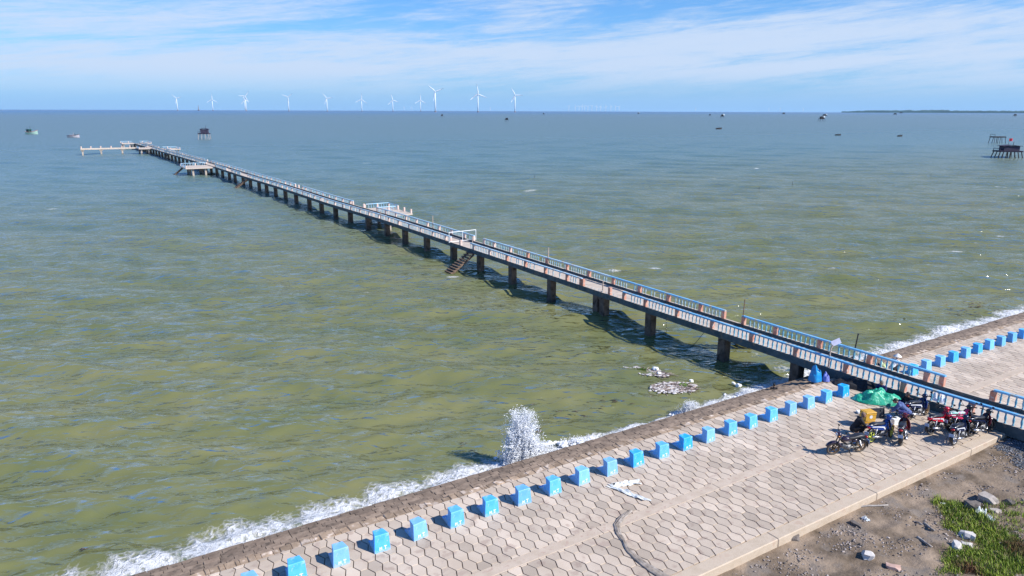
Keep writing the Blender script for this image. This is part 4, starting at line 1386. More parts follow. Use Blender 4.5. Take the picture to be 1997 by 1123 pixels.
def person(label, p, head, J, top, bottom, hat=None, sleeve='long', sc=1.0, hair=None, leglen='long', skin=None, shirtless=False):
    """one continuous remeshed body from a posed skeleton; clothing and hair are children"""
    t = thing('person', label, 'person', p, head)
    t.scale = (sc, sc, sc)
    V = lambda k: Vector(J[k])
    skin = skin or M_skin

    def mir(k, s): q = V(k); return Vector((q.x, q.y * s, q.z)) if (k + ('L' if s > 0 else 'R')) not in J else V(k + ('L' if s > 0 else 'R'))
    b = MB()
    pel, ch, nk, hd = V('pelvis'), V('chest'), V('neck'), V('head')
    limb(b, [pel, pel.lerp(ch, .5), ch, ch.lerp(nk, .7)], [.135, .125, .145, .085], 12)
    limb(b, [ch.lerp(nk, .6), nk, nk.lerp(hd, .45)], [.06, .052, .052])
    up = (hd - nk).normalized(); fw = Vector((1, 0, -.15)).normalized()
    if 'look' in J: fw = V('look').normalized()
    b.ell(hd, (.088, .075, .115), 14, 9)
    b.ell(hd + fw * .045 + Vector((0, 0, -.05)), (.05, .052, .05), 10, 6)        # jaw
    b.tube([hd + fw * .07 + Vector((0, 0, .02)), hd + fw * .108 + Vector((0, 0, -.022))], [.012, .02], 6)   # nose
    side = Vector((-fw.y, fw.x, 0)).normalized()
    for s in (-1, 1): b.ell(hd + side * .078 * s, (.018, .012, .03), 8, 5)      # ears
    sleeves = MB(); legs = MB(); shirt = MB()
    for s in (-1, 1):
        sh, elb, wr = mir('sh', s), mir('elbow', s), mir('hand', s)
        hp, kn, an, toe = mir('hip', s), mir('knee', s), mir('ankle', s), mir('toe', s)
        limb(b, [ch.lerp(nk, .55), sh], [.07, .058]); limb(b, [sh, sh.lerp(elb, .5), elb, elb.lerp(wr, .35), wr], [.055, .047, .038, .039, .026])
        # hand: palm, four fingers of different length, thumb
        d = (wr - elb).normalized(); n_ = d.cross(Vector((0, 0, 1))).normalized() if abs(d.z) < .95 else Vector((0, 1, 0)); dn = d.cross(n_).normalized()
        if dn.z > 0: dn = -dn
        pc = wr + d * .05
        b.ell(pc, (.04, .034, .03), 10, 6)
        for k, ln in enumerate((.062, .075, .07, .055)):
            o_ = wr + d * .075 + n_ * (.027 - .018 * k)
            b.tube([o_, o_ + d * ln * .5 + dn * .01, o_ + d * ln * .85 + dn * .032], [.0105, .0098, .0085], 6)
        o_ = wr + d * .03 + n_ * .03; b.tube([o_, o_ + n_ * .025 + d * .025, o_ + n_ * .03 + d * .055 + dn * .012], [.013, .012, .0095], 6)
        limb(b, [pel, hp], [.12, .1]); limb(b, [hp, hp.lerp(kn, .5), kn, kn.lerp(an, .35), an], [.098, .082, .058, .056, .037])
        limb(b, [an - Vector((.03, 0, .02)), toe], [.042, .032])
        # clothing a little proud of the body
        if not shirtless:
            e = {'long': .95, 'short': .0}[sleeve]
            if sleeve == 'long': limb(shirt, [ch.lerp(nk, .5), sh, sh.lerp(elb, .5), elb, elb.lerp(wr, .85)], [.083, .076, .064, .055, .043])
            else: limb(shirt, [ch.lerp(nk, .5), sh, sh.lerp(elb, .75)], [.083, .074, .066])
        if leglen == 'long': limb(legs, [pel, hp, hp.lerp(kn, .5), kn, kn.lerp(an, .4), kn.lerp(an, .92)], [.142, .118, .1, .077, .074, .058])
        else: limb(legs, [pel, hp, hp.lerp(kn, .5), hp.lerp(kn, .9)], [.142, .118, .104, .086])
    if not shirtless: limb(shirt, [pel + (pel - ch).normalized() * .02, pel.lerp(ch, .5), ch, ch.lerp(nk, .72)], [.155, .148, .168, .098], 12)

    def finish(mb_, name, m_, vox):
        o = mb_.build(name, m_, t)
        md = o.modifiers.new('r', 'REMESH'); md.mode = 'VOXEL'; md.voxel_size = vox; md.use_smooth_shade = True
        sm = o.modifiers.new('s', 'SMOOTH'); sm.iterations = 3; sm.factor = .5
        return o
    finish(b, 'body', skin, .009)
    if not shirtless: finish(shirt, 'shirt', top, .016)
    finish(legs, 'trousers', bottom, .016)
    # eyes and mouth as small features of the face
    e = MB()
    for s in (-1, 1): e.ell(hd + fw * .078 + side * .03 * s + Vector((0, 0, .012)), (.011, .011, .008), 8, 5)
    e.ell(hd + fw * .095 + Vector((0, 0, -.055)), (.006, .02, .006), 8, 5)
    e.build('face_feature', M_hair, t, True)
    h = MB()
    if hair is not None:
        for k in range(5): pass
        h.ell(hd + Vector((0, 0, .022)) - fw * .014, (.095, .086, .108), 14, 9); o = h.build('hair', hair, t, True)
        # leave the face free
        import bmesh
        bm = bmesh.new(); bm.from_mesh(o.data)
        dl = [v for v in bm.verts if (v.co - hd).dot(fw) > .045 and (v.co - hd).z < .055 or (v.co - hd).z < -.06]
        bmesh.ops.delete(bm, geom=dl, context='VERTS'); bm.to_mesh(o.data); bm.free()
    if hat == 'cap':
        h = MB(); h.lathe([(.104, 0), (.103, .03), (.085, .075), (.045, .105), (.0, .112)], 16, Matrix.Translation(hd + Vector((0, 0, .03)) - fw * .008))
        q = hd + Vector((0, 0, .035)) + fw * .12; h.ell(q, (.075, .075, .010), 12, 4); h.build('cap', top if hat is None else HATM[0], t, True)
    if hat == 'cone':
        h = MB(); h.lathe([(.23, -.02), (.22, -.005), (.1, .085), (.0, .16)], 20, Matrix.Translation(hd + Vector((0, 0, .05)))); h.build('conical_hat', HATM[1], t, True)
    return t


HATM = [mat('dark_green_cap', (.02, .035, .03), (.035, .05, .04), scale=9, rough=.8), mat('pale_straw', (.72, .69, .66), (.82, .80, .78), scale=14, rough=.8)]
SQUAT = dict(pelvis=(-.14, 0, .30), chest=(.06, 0, .64), neck=(.13, 0, .80), head=(.21, 0, .94), sh=(.09, .19, .74), elbow=(.28, .25, .50), hand=(.46, .13, .40), hip=(-.12, .10, .29), knee=(.27, .20, .47), ankle=(.05, .14, .085), toe=(.20, .17, .035))
SIT = dict(pelvis=(-.1, 0, .13), chest=(.0, 0, .50), neck=(.06, 0, .66), head=(.12, 0, .80), sh=(.02, .19, .61), elbow=(.16, .25, .38), hand=(.36, .16, .34), hip=(-.08, .10, .13), knee=(.32, .21, .42), ankle=(.44, .13, .085), toe=(.58, .14, .045))
BEND = dict(pelvis=(-.20, 0, .42), chest=(.14, 0, .70), neck=(.27, 0, .80), head=(.39, 0, .87), sh=(.20, .19, .75), elbow=(.34, .25, .50), hand=(.50, .15, .36), hip=(-.18, .10, .42), knee=(.20, .22, .50), ankle=(-.05, .15, .085), toe=(.11, .17, .035))
STAND = dict(pelvis=(0, 0, .92), chest=(.02, 0, 1.24), neck=(.02, 0, 1.46), head=(.04, 0, 1.60), sh=(.01, .19, 1.38), elbow=(.03, .24, 1.10), hand=(.14, .20, .88), hip=(0, .10, .90), knee=(.02, .11, .50), ankle=(-.01, .11, .09), toe=(.14, .13, .035))
C_black = mat('black_cloth', (.010, .009, .012), (.022, .02, .026), scale=7, rough=.9); C_navy = mat('navy_cloth', (.012, .016, .085), (.02, .026, .13), scale=6, rough=.85)
C_blue = mat('blue_grey_cloth', (.075, .115, .28), (.12, .17, .36), scale=5, rough=.85); C_white = mat('white_cloth', (.66, .67, .70), (.78, .79, .82), scale=5, rough=.85)
C_trk = mat('dark_blue_track_suit', (.010, .018, .13), (.018, .03, .18), scale=5, rough=.6)
S_tan = mat('tan_hair', (.17, .10, .075), (.26, .17, .13), scale=20, rough=.8); H_grey = mat('grey_hair', (.12, .12, .11), (.2, .2, .19), scale=20, rough=.8)
RIGHT = hdg(CAMR)
man = at(1679, 846)
person('person in dark clothes squatting in front of the yellow crates, reaching to the blue motorbike', (30.25, 17.75, PZ), RIGHT - .12, SQUAT, C_black, C_black, hair=S_tan, sc=1.08)
person('person in blue shirt and dark cap bending over beside the green net heap', (33.75, 17.55, PZ), RIGHT + 2.6, BEND, C_blue, C_trk, hat='cap', sc=1.05)
person('person in navy clothes sitting in the pier shade behind the green net heap', (35.55, 19.75, PZ), RIGHT + 3.6, SIT, C_navy, C_black, hair=H_grey, sc=1.08)
person('person with black hair in dark clothes sitting behind the farthest motorbike', (35.15, 18.10, PZ), RIGHT + 3.4, SIT, C_black, C_navy, hair=M_hair, sc=1.08)
person('person in white shirt and pale hat squatting behind the far pier railing', (39.75, 21.6, PZ), RIGHT + .4, SQUAT, C_white, C_black, hat='cone', sc=1.0)
boy = at(1532, 757, .15)
person('child standing at the sea wall in the pier shade, seen from the back', (32.65, 24.25, -.20), RIGHT + 1.5, STAND, C_black, C_navy, hair=M_hair, sc=.78, sleeve='short', leglen='short')

# ------------------------------------------------------------------ net heap, crates and other goods on the promenade
M_net = mat('green_tarpaulin', (.010, .28, .16), (.03, .46, .29), scale=5, rough=.4, bump=.02, bscale=9, c3=(.14, .58, .42), s3=9)


def heap(name, label, cat, c, L_, W_, H_, rz, m, sd, nu=64, nv=40, amp=.2):
    vs = []; fs = []
    for j in range(nv + 1):
        for i in range(nu):
            a = 2 * PI * i / nu; r = j / nv
            e = 1 + .13 * noise.noise(Vector((math.cos(a) * 1.2 + sd, math.sin(a) * 1.2, 0)))
            x, y = math.cos(a) * r * e, math.sin(a) * r * e
            h = max(0, 1 - r ** 2.2) ** .8
            q = Vector((x * 2.2 * L_ + sd, y * 2.2 * W_, h))
            fold = noise.ridged_multi_fractal(q * 1.1, 1, 2, 4, 1, 2) - 1.0
            h2 = h * (1 + .55 * noise.noise(Vector((x * 1.9 + sd, y * 1.6, 5))) + .30 * noise.noise(Vector((x * 4 + sd, y * 3, 9)))) + .16 * fold * (1 - r * .5)
            vs.append((x * L_, y * W_, max(0, h2) * H_ + .004))
    for j in range(nv):
        for i in range(nu):
            k = (i + 1) % nu
            fs.append((j * nu + i, j * nu + k, (j + 1) * nu + k, (j + 1) * nu + i))
    mb = MB(); mb.add(vs, fs); o = mb.build(name, m, smooth=True); fixnormals(o)
    o.location = (c[0], c[1], PZ); o.rotation_euler = (0, 0, rz)
    return tag(o, label, cat)


heap('net_heap', 'big heap of fishing net under shiny green tarpaulin beside the pier', 'net heap', (34.95, 19.55), 1.28, .62, .56, RIGHT - .22, M_net, 3)
heap('net_heap', 'dark heap of nets lying in the shade under the pier behind the green heap', 'net heap', (36.0, 21.2), 1.5, .6, .38, RIGHT - .5, mat('dark_net', (.012, .012, .016), (.03, .03, .035), scale=8, rough=.9, bump=.03, bscale=12), 8)
heap('tarpaulin', 'bright blue plastic bundle by the pile under the pier', 'tarpaulin', (34.75, 23.2), .36, .36, .80, .3, mat('blue_plastic', (.012, .20, .52), (.03, .32, .66), scale=4, rough=.25, bump=.02, bscale=7), 5)
heap('sack', 'small lavender blue sack on the right of the bright blue bundle', 'sack', (35.25, 22.85), .26, .2, .42, .9, mat('lavender_sack', (.12, .16, .50), (.2, .24, .6), scale=4, rough=.6, bump=.02, bscale=7), 6)
heap('sack', 'black plastic bag on the promenade behind the far railing', 'sack', (39.45, 22.4), .34, .26, .34, .9, M_black, 11)
heap('sack', 'lime green and white bag behind the far railing, next to a black one', 'sack', (39.9, 22.35), .22, .2, .34, .4, mat('lime_bag', (.42, .55, .12), (.75, .78, .74), scale=5, rough=.5), 12)

M_yel = mat('yellow_crate_plastic', (.60, .33, .03), (.68, .40, .06), scale=3, rough=.5)


def crate(name, label, c, d, h, rz, lid=True, sticker=False):
    t = thing(name, label, 'crate', c, rz, 'yellow crates beside the blue motorbike')
    mb = MB(); w_ = .025
    mb.box((0, 0, .015), (d[0], d[1], .03))
    for s in (-1, 1):
        mb.box((0, s * (d[1] / 2 - w_ / 2), h / 2 + .015), (d[0], w_, h - .03)); mb.box((s * (d[0] / 2 - w_ / 2), 0, h / 2 + .015), (w_, d[1] - 2 * w_ - .004, h - .03))
        mb.box((0, s * (d[1] / 2 + .006), h * .82), (d[0] + .03, .012, .03)); mb.box((s * (d[0] / 2 + .006), 0, h * .82), (.012, d[1] - .01, .03))
    mb.build('tub', M_yel, t)
    if lid:
        mb = MB(); mb.box((0, 0, h + .02), (d[0] + .035, d[1] + .035, .045), bev=.012); mb.box((0, 0, h + .048), (d[0] * .75, d[1] * .7, .016), bev=.005); mb.build('lid', M_yel, t)
    if sticker:
        mb = MB(); mb.tube([(0, -d[1] / 2 - .001, h * .5), (0, -d[1] / 2 - .006, h * .5)], .085, 18); mb.build('sticker', M_white, t)
    return t


cb = Vector((31.55, 18.05, 0)); crz = RIGHT + .10
crate('crate', 'lower yellow plastic crate of the stack behind the dark squatting person', (cb.x, cb.y, PZ), (.52, .44), .34, crz)
crate('crate', 'upper yellow plastic crate with a white round sticker on its front', (cb.x, cb.y, PZ + .40), (.54, .46), .36, crz + .12, sticker=True)
crate('crate', 'open yellow plastic tub standing right of the stacked crates', (32.05, 17.25, PZ), (.40, .32), .26, crz + .5, lid=False)
# styrofoam box, tray, board
M_foam = mat('styrofoam', (.78, .80, .79), (.86, .87, .86), scale=14, rough=.8)
q = Vector((32.95, 17.45, PZ)); sb = thing('foam_box', 'white styrofoam box on the paving between the motorbikes and the bending person', 'box', q, RIGHT + .2)
mb = MB(); mb.box((0, 0, .14), (.42, .32, .28), bev=.02); mb.build('box_body', M_foam, sb); mb = MB(); mb.box((0, 0, .305), (.44, .34, .05), bev=.015); mb.build('lid', M_foam, sb)
q = at(1684, 806); mb = MB()
mb.box((0, 0, .03), (.62, .30, .03))
for s in (-1, 1): mb.box((0, s * .148, .07), (.62, .02, .08)); mb.box((s * .305, 0, .07), (.02, .27, .08))
o = tag(mb.build('tray', M_foam), 'shallow white tray lying left of the yellow crates', 'tray'); o.location = (q.x, q.y, PZ); o.rotation_euler = (0, 0, RIGHT - .1)
q = Vector((32.85, 18.35, PZ)); mb = MB()
mb.box((0, 0, .24), (.80, .04, .48)); 
for s in (-1, 1): mb.box((s * .39, -.03, .25), (.035, .035, .52)); mb.box((0, -.03, .25 + s * .24), (.80, .03, .035))
o = tag(mb.build('board', [mat('dark_board', (.03, .035, .045), rough=.5)]), 'dark framed board propped upright behind the yellow crates', 'board'); o.location = q; o.rotation_euler = (R_(-12), 0, RIGHT + .1)
# white bags standing on the pier deck behind the near balustrade
for (px, py, lab, sd) in ((1838, 778, 'pale blue plastic bag on the pier deck, left one of two behind the balusters', 4), (1851, 784, 'pale blue plastic bag on the pier deck, right one of two behind the balusters', 9)):
    y_ = at(px, py, 1.6).y
    o = heap('plastic_bag', lab, 'bag', (Xn(y_) + .55, y_ + .15), .20, .17, .42, sd, mat('pale_bag', (.50, .56, .74), (.68, .72, .82), scale=5, rough=.4), sd, 24, 14)
    o.location.z = zt(y_) - .2
# litter on the paving
M_film = mat('clear_film', (.62, .64, .62), (.80, .82, .80), scale=5, rough=.3, lo=.3, hi=.7)
q = at(1222, 944); sheet('plastic_film', 'crumpled pale plastic film on the paving beside the blue blocks', 'plastic film', (q.x, q.y, PZ + .003), .55, .17, M_film, 1.2, RIGHT + .25, .05, n=20)
pa, pb2 = at(1187, 947), at(1262, 977); d = pb2 - pa
sheet('plastic_film', 'long narrow strip of pale plastic film lying across the paving to the beam', 'plastic film', ((pa.x + pb2.x) / 2, (pa.y + pb2.y) / 2, PZ + .003), d.length / 2 * .95, .13, M_film, 3.4, hdg(d), .045, n=22)
M_cloth = mat('grey_cloth', (.20, .17, .145), (.42, .37, .33), scale=5, rough=.9, stretch=(1, 1, 1))


def cloth_strip():
    px = [(1231, 996, .10), (1212, 1010, .16), (1202, 1024, .17), (1206, 1040, .15), (1216, 1056, .11), (1224, 1072, .13), (1238, 1086, .17), (1258, 1102, .19), (1282, 1118, .22), (1310, 1134, .24), (1345, 1152, .24)]
    pts = [(at(a, b), wd) for a, b, wd in px]
    fine = []
    for (a, wa), (b, wb) in zip(pts, pts[1:]):
        for k in range(6): t = k / 6; fine.append((a.lerp(b, t), wa + (wb - wa) * t))
    vs = []; fs = []; n = 9
    for i, (p, wd) in enumerate(fine):
        q = fine[min(i + 1, len(fine) - 1)][0] - fine[max(i - 1, 0)][0]; nrm = Vector((-q.y, q.x, 0)).normalized()
        for j in range(n):
            u = j / (n - 1) * 2 - 1
            z = .012 + .07 * (1 - u * u) * abs(math.sin(u * 5 + i * .13)) + .03 * noise.noise(Vector((i * .35, u * 2, 1))) ** 2
            w2 = wd * .75 * (1 + .2 * noise.noise(Vector((i * .3, 0, 7))))
            vs.append((p.x + nrm.x * u * w2, p.y + nrm.y * u * w2, PZ + z))
    for i in range(len(fine) - 1):
        for j in range(n - 1): fs.append((i * n + j, i * n + j + 1, (i + 1) * n + j + 1, (i + 1) * n + j))
    mb = MB(); mb.add(vs, fs); o = mb.build('cloth_strip', M_cloth, smooth=True)
    md = o.modifiers.new('thick', 'SOLIDIFY'); md.thickness = .006
    tag(o, 'long twisted strip of grey cloth lying across the paving and its middle beam', 'cloth')


cloth_strip()

# ------------------------------------------------------------------ things in the water
M_twig = mat('twigs', (.14, .10, .085), (.36, .30, .28), scale=6, rough=.9, tone=.85)
M_leaf = mat('water_plant', (.10, .22, .02), (.22, .34, .05), scale=5, rough=.6)


M_scrap = mat('pale_scrap', (.42, .40, .40), (.74, .72, .70), scale=9, rough=.8)


def debris(c, ang, L_, W_, n, label, seed, leaf):
    r = random.Random(seed)
    t = thing('floating_debris', label, 'debris', (c.x, c.y, WZ), ang)
    mb = MB()
    for k in range(n):
        a = r.uniform(0, 2 * PI); q = math.sqrt(r.random())
        x, y = math.cos(a) * q * L_, math.sin(a) * q * W_ + .12 * math.sin(x * 3) if k else 0
        l = r.uniform(.06, .42) * (1 if r.random() < .85 else 1.8); d = r.gauss(0, .7); rr = r.uniform(.008, .022)
        z = .03 + r.uniform(-.01, .09)
        c_ = r.random()
        n0 = len(mb.f)
        mb.tube([(x, y, z), (x + math.cos(d) * l * .5, y + math.sin(d) * l * .5, z + r.uniform(-.01, .04)), (x + math.cos(d) * l, y + math.sin(d) * l, z)], rr, 5)
        for i in range(n0, len(mb.f)): mb.c[i] = c_
    for k in range(n // 4):
        a = r.uniform(0, 2 * PI); q = math.sqrt(r.random()); s_ = r.uniform(.03, .13)
        mb.box((math.cos(a) * q * L_, math.sin(a) * q * W_, .07), (s_ * 1.6, s_, .03), r.uniform(0, 3), col=1.0)
    mb.build('twig_mat', M_twig, t, attr=True)
    mb = MB()
    for k in range(n // 3):
        a = r.uniform(0, 2 * PI); q = math.sqrt(r.random()) * 1.08; s_ = r.uniform(.025, .10)
        mb.ell((math.cos(a) * q * L_ - (.15 * L_ if r.random() < .3 else 0), math.sin(a) * q * W_, .08), (s_ * r.uniform(.8, 2.2), s_, s_ * .5), 7, 4, 0, Matrix.Identity(4), .3, k)
    mb.build('pale_scraps', M_scrap, t)
    mb = MB()
    for k in range(70):
        x, y = leaf[0] + r.gauss(0, .17), leaf[1] + r.gauss(0, .13); a = r.uniform(0, 6.3); h = r.uniform(.05, .22)
        mb.add([(x, y, .03), (x + .05 * math.cos(a) + .03, y + .05 * math.sin(a), h), (x + .13 * math.cos(a), y + .13 * math.sin(a), h * 1.1), (x + .05 * math.cos(a) - .03, y + .05 * math.sin(a) + .02, h)], [(0, 1, 2, 3)])
    mb.build('green_leaves', M_leaf, t)
    return t


d1 = at(1262, 727, WZ); d2 = at(1313, 758, WZ)
debris(d1, RIGHT - .42, 1.5, .55, 330, 'floating mat of twigs with pale foam lumps, the upper of two near the pier', 5, (-.45, .12))
debris(d2, RIGHT + .15, 1.4, .85, 520, 'dark floating mat of twigs and leaves, the lower of two near the pier', 6, (.75, .2))
for (px, py, r, lab) in ((1277, 722, (.22, .18, .2), 'large white foam lump on the upper twig mat'), (1284, 729, (.16, .12, .12), 'smaller cream foam lump below the large one on the upper twig mat'), (1348, 743, (.12, .09, .09), 'white foam lump at the right tip of the lower twig mat'), (1440, 752, (.20, .12, .12), 'white foam lump drifting by the shade near the wall'), (1431, 748, (.12, .08, .08), 'small white scrap left of the drifting foam lump')):
    q = at(px, py, WZ + .05); import bmesh as _b
    o = rock('foam_lump', lab, 'foam lump', q, r, M_foam, 'white foam lumps on the water', sd=px % 13)
    o.location = (q.x, q.y, WZ + .06)
# scattered weed along the wall
mb = MB(); r = random.Random(3)
for (px, py, n, sx_, sy_) in ((925, 880, 3, 14, 3), (905, 868, 3, 6, 2), (1120, 800, 16, 45, 9), (1180, 775, 16, 40, 10), (1880, 607, 40, 34, 10), (1740, 630, 16, 30, 7), (1900, 598, 20, 8, 4), (1950, 600, 10, 25, 6), (1040, 842, 14, 12, 4), (160, 1073, 2, 2, 1)):
    for k in range(n):
        q = at(px + r.gauss(0, sx_), py + r.gauss(0, sy_), WZ + .04)
        if q.y < 26.7: continue
        l = r.uniform(.08, .4); a = -AZ + r.gauss(0, .4)
        mb.tube([(q.x, q.y, WZ + .06), (q.x + math.cos(a) * l * .5, q.y + math.sin(a) * l * .5, WZ + .09), (q.x + math.cos(a) * l, q.y + math.sin(a) * l, WZ + .06)], [.014, .024, .008], 5)
tag(mb.build('drifting_weed', mat('wet_weed', (.035, .022, .018), (.09, .06, .04), scale=6, rough=.6)), 'dark scraps of weed and twigs drifting off the sea wall', 'weed', kind='stuff')
# thin stakes standing in the open water
for (px, py, h, lab) in ((1545, 362, 1.0, 'thin dark stake alone in the open water right of the pier'), (1042, 348, .8, 'thin stake in the water beyond the far side platform'), (1815, 344, .8, 'short stake in the water below the fishing platform'), (770, 302, 1.2, 'faint stake far out beyond the pier'), (1480, 371, .7, 'stub of a stake left of the lone dark stake')):
    q = at(px, py, WZ); mb = MB(); mb.tube([(0, 0, -1), (.12, .05, h)], [.06, .04], 6); o = mb.build('stake', M_dark); o.location = q
    tag(o, lab, 'stake', 'stakes in the water')

# ------------------------------------------------------------------ splashes against the wall
M_spray = mat('sea_spray', (.80, .82, .85), rough=.6)
M_spray.node_tree.nodes['Principled BSDF'].inputs['Subsurface Weight'].default_value = 0.0


def splash(px, py, height, w0, w1, n, label, seed, lean=0.0, dens=1.0):
    r = random.Random(seed)
    q = at(px, py, WZ)
    q = Vector((q.x, q.y, WZ))
    t = thing('wave_splash', label, 'splash', q)
    mb = MB()
    ov = [(1, 0, 0), (0, 1, 0), (-1, 0, 0), (0, -1, 0), (0, 0, 1), (0, 0, -1)]
    of = [(0, 1, 4), (1, 2, 4), (2, 3, 4), (3, 0, 4), (1, 0, 5), (2, 1, 5), (3, 2, 5), (0, 3, 5)]
    # every jet is thrown up from the wall and falls back along its own arc
    jets = []
    for k in range(700):
        e = r.random() ** 1.25
        cl = r.choice((-.20, -.02, .10, .2)) * w0 * (1.0 if e > .45 else 1.6)
        jets.append((cl + r.gauss(0, .13 + .22 * (1 - e)) * w0, r.gauss(0, .15), r.gauss(.03 * lean, .34) * w1 * (.5 + .9 * (1 - e)), r.gauss(0, .10), math.sqrt(2 * 9.8 * height * (.14 + .86 * e)), r.uniform(.35, 1.0), r.uniform(.5, 1.5)))
    wts = [jt[4] * jt[5] * jt[6] for jt in jets]
    picks = r.choices(range(len(jets)), wts, k=n)
    for k in picks:
        x0_, y0_, vx, vy, vz, full, wt = jets[k]
        tm = vz / 9.8 * 2
        tt = tm * (.62 * full) * (1 - r.random() ** 1.5)
        h = vz * tt - 4.9 * tt * tt
        if h < 0: continue
        u = h / height
        sp_ = .02 + .16 * tt * r.random()
        x = x0_ + vx * tt * 1.5 + r.gauss(0, sp_); y = y0_ + vy * tt + r.gauss(0, sp_); h += r.gauss(0, sp_)
        s_ = (.0045 + .017 * r.random() ** 2.4) * (1.5 - .7 * u)
        M = Matrix.Translation(CAMR * x + CAMF * y + Vector((0, 0, h))) @ Matrix.Rotation(r.uniform(0, 3), 4, 'Y') @ Matrix.Diagonal((s_, s_, s_ * r.uniform(1, 2.8), 1))
        mb.add(ov, of, 0, M)
    # churned white water at the foot
    for k in range(int(70 * w0)):
        a_ = r.gauss(0, w0 * .55); s_ = r.uniform(.03, .11)
        mb.ell(tuple(CAMR * a_ + CAMF * r.gauss(0, .16) + Vector((0, 0, r.uniform(0, .22) * max(.2, 1 - abs(a_) / w0)))), (s_ * 1.7, s_ * 1.4, s_), 9, 6, 0, None, .55, k)
    mb.build('droplets', M_spray, t)
    return t


splash(1016, 909, 2.95, 1.12, .72, 40000, 'tall white splash shooting up where a wave hits the sea wall', 21, .05)
splash(1045, 898, 1.0, 1.5, 1.0, 12000, 'low broad spray just right of the tall splash', 22, -.1)
splash(1345, 810, .85, .9, .5, 7000, 'small white splash at the wall below the twig mats', 23, -.1)
splash(1458, 773, .45, .8, .5, 3000, 'little splash at the wall near the pier shade', 24)
splash(1130, 866, .35, 1.3, 1.0, 4000, 'low white surge along the wall right of the tall splash', 25)

# ------------------------------------------------------------------ boats and fishing platforms


def boat(label, p, head, L_, hullc, deckc, cabinc, cabin=True, trim=None):
    t = thing('fishing_boat', label, 'boat', p, head, 'fishing boats at anchor')
    t.scale = (1.08, 1.15, 1.45)
    n = 15; vs = []; fs = []
    sec = []
    for i in range(n):
        u = i / (n - 1); x = (u - .5) * L_
        wv = L_ * .155 * (1 - max(0, (u - .45) / .55) ** 2.2) * (.78 + .22 * min(1, u / .25))
        sh = L_ * (.085 + .10 * max(0, (u - .35) / .65) ** 2 + .03 * max(0, (.25 - u) / .25))
        sec.append((x, wv, sh))
        for (a, b) in ((0, -.06), (.55, -.045), (.86, .25), (1.0, 1.0), (.92, 1.0), (.9, .55), (0, .55)):
            vs.append((x, a * max(wv, .03), b * sh if b > 0 else b * L_))
        for (a, b) in ((.9, .55), (.92, 1.0), (1.0, 1.0), (.86, .25), (.55, -.045)):
            vs.append((x, -a * max(wv, .03), b * sh if b > 0 else b * L_))
    m = 12; mi = []
    for i in range(n - 1):
        for k in range(m):
            j = (k + 1) % m
            fs.append((i * m + k, i * m + j, (i + 1) * m + j, (i + 1) * m + k)); mi.append(1 if k in (4, 5, 6, 7) else 0)
    fs += [tuple(range(m)), tuple(range(n * m - 1, (n - 1) * m - 1, -1))]; mi += [0, 0]
    mb = MB(); mb.v = vs; mb.f = fs; mb.m = mi; mb.c = [.5] * len(fs); o = mb.build('hull', [hullc, deckc], t, False); fixnormals(o)
    mb = MB()
    for s in (-1, 1): mb.tube([(x, s * wv * .97, sh + .02 * L_) for x, wv, sh in sec], L_ * .012, 5)
    mb.build('rub_rail', trim or deckc, t)
    if cabin:
        mb = MB(); mb.box((-L_ * .26, 0, L_ * .15), (L_ * .26, L_ * .2, L_ * .17), bev=.03 * L_ * .3); mb.box((-L_ * .26, 0, L_ * .245), (L_ * .32, L_ * .25, L_ * .02)); cb_ = mb.build('cabin', cabinc, t)
        mb = MB()
        for s in (-1, 1): mb.box((-L_ * .26, s * L_ * .101, L_ * .175), (L_ * .17, .012 * L_ * .3, L_ * .06))
        mb.box((-L_ * .126, 0, L_ * .175), (.01, L_ * .14, L_ * .06)); mb.build('window', M_black, cb_)
        mb = MB(); mb.tube([(-L_ * .12, 0, L_ * .1), (-L_ * .12, 0, L_ * .42)], L_ * .008, 6); mb.tube([(-L_ * .38, 0, L_ * .25), (-L_ * .38, 0, L_ * .36)], L_ * .007, 5); mb.build('mast', M_dark, t)
    else:
        mb = MB(); mb.box((-L_ * .15, 0, L_ * .12), (L_ * .3, L_ * .17, L_ * .08)); mb.tube([(-.02, 0, L_ * .06), (-.02, 0, L_ * .3)], L_ * .01, 6); mb.build('engine_box', cabinc, t)
        mb = MB(); mb.tube([(L_ * .12, -L_ * .1, L_ * .16), (L_ * .1, 0, L_ * .22), (L_ * .12, L_ * .1, L_ * .16)], L_ * .012, 5); mb.build('net_arch', M_dark, t)
    return t


def scale_at(p): return (Vector((p[0], p[1], 0)).dot(CAMF)) / 1400.0    # metres per photograph pixel


G_hull = mat('green_white_hull', (.35, .55, .45), (.45, .62, .52), scale=1, rough=.5); G_white = mat('boat_white', (.72, .75, .72), (.62, .64, .6), scale=2, rough=.5); G_teal = mat('boat_teal', (.02, .10, .09), rough=.5); G_grey = mat('boat_grey', (.40, .37, .42), (.5, .46, .5), scale=1, rough=.6); G_red = mat('boat_trim', (.5, .28, .24), rough=.6)
q = at(63, 261.5, WZ); boat('green and white fishing boat with a small cabin, leftmost on the water', q, RIGHT - .25, 25 * scale_at(q), G_hull, G_white, G_teal, True, G_red)
q = at(144, 268, WZ); boat('low grey fishing boat right of the green and white one', q, RIGHT - .1, 22 * scale_at(q), G_grey, M_dark, G_grey, False)
for (px, py, w_, lab) in ((1402, 252, 12, 'small dark boat with an arched cover, left of three far boats'), (1634, 264, 10, 'small black hump-shaped boat, middle one of three far boats'), (1755, 266, 11, 'small dark boat, right one of three far boats')):
    q = at(px, py, WZ); L_ = w_ * scale_at(q)
    t = boat(lab, q, RIGHT + random.uniform(-.4, .4), L_, M_dark, M_dark, M_dark, False)


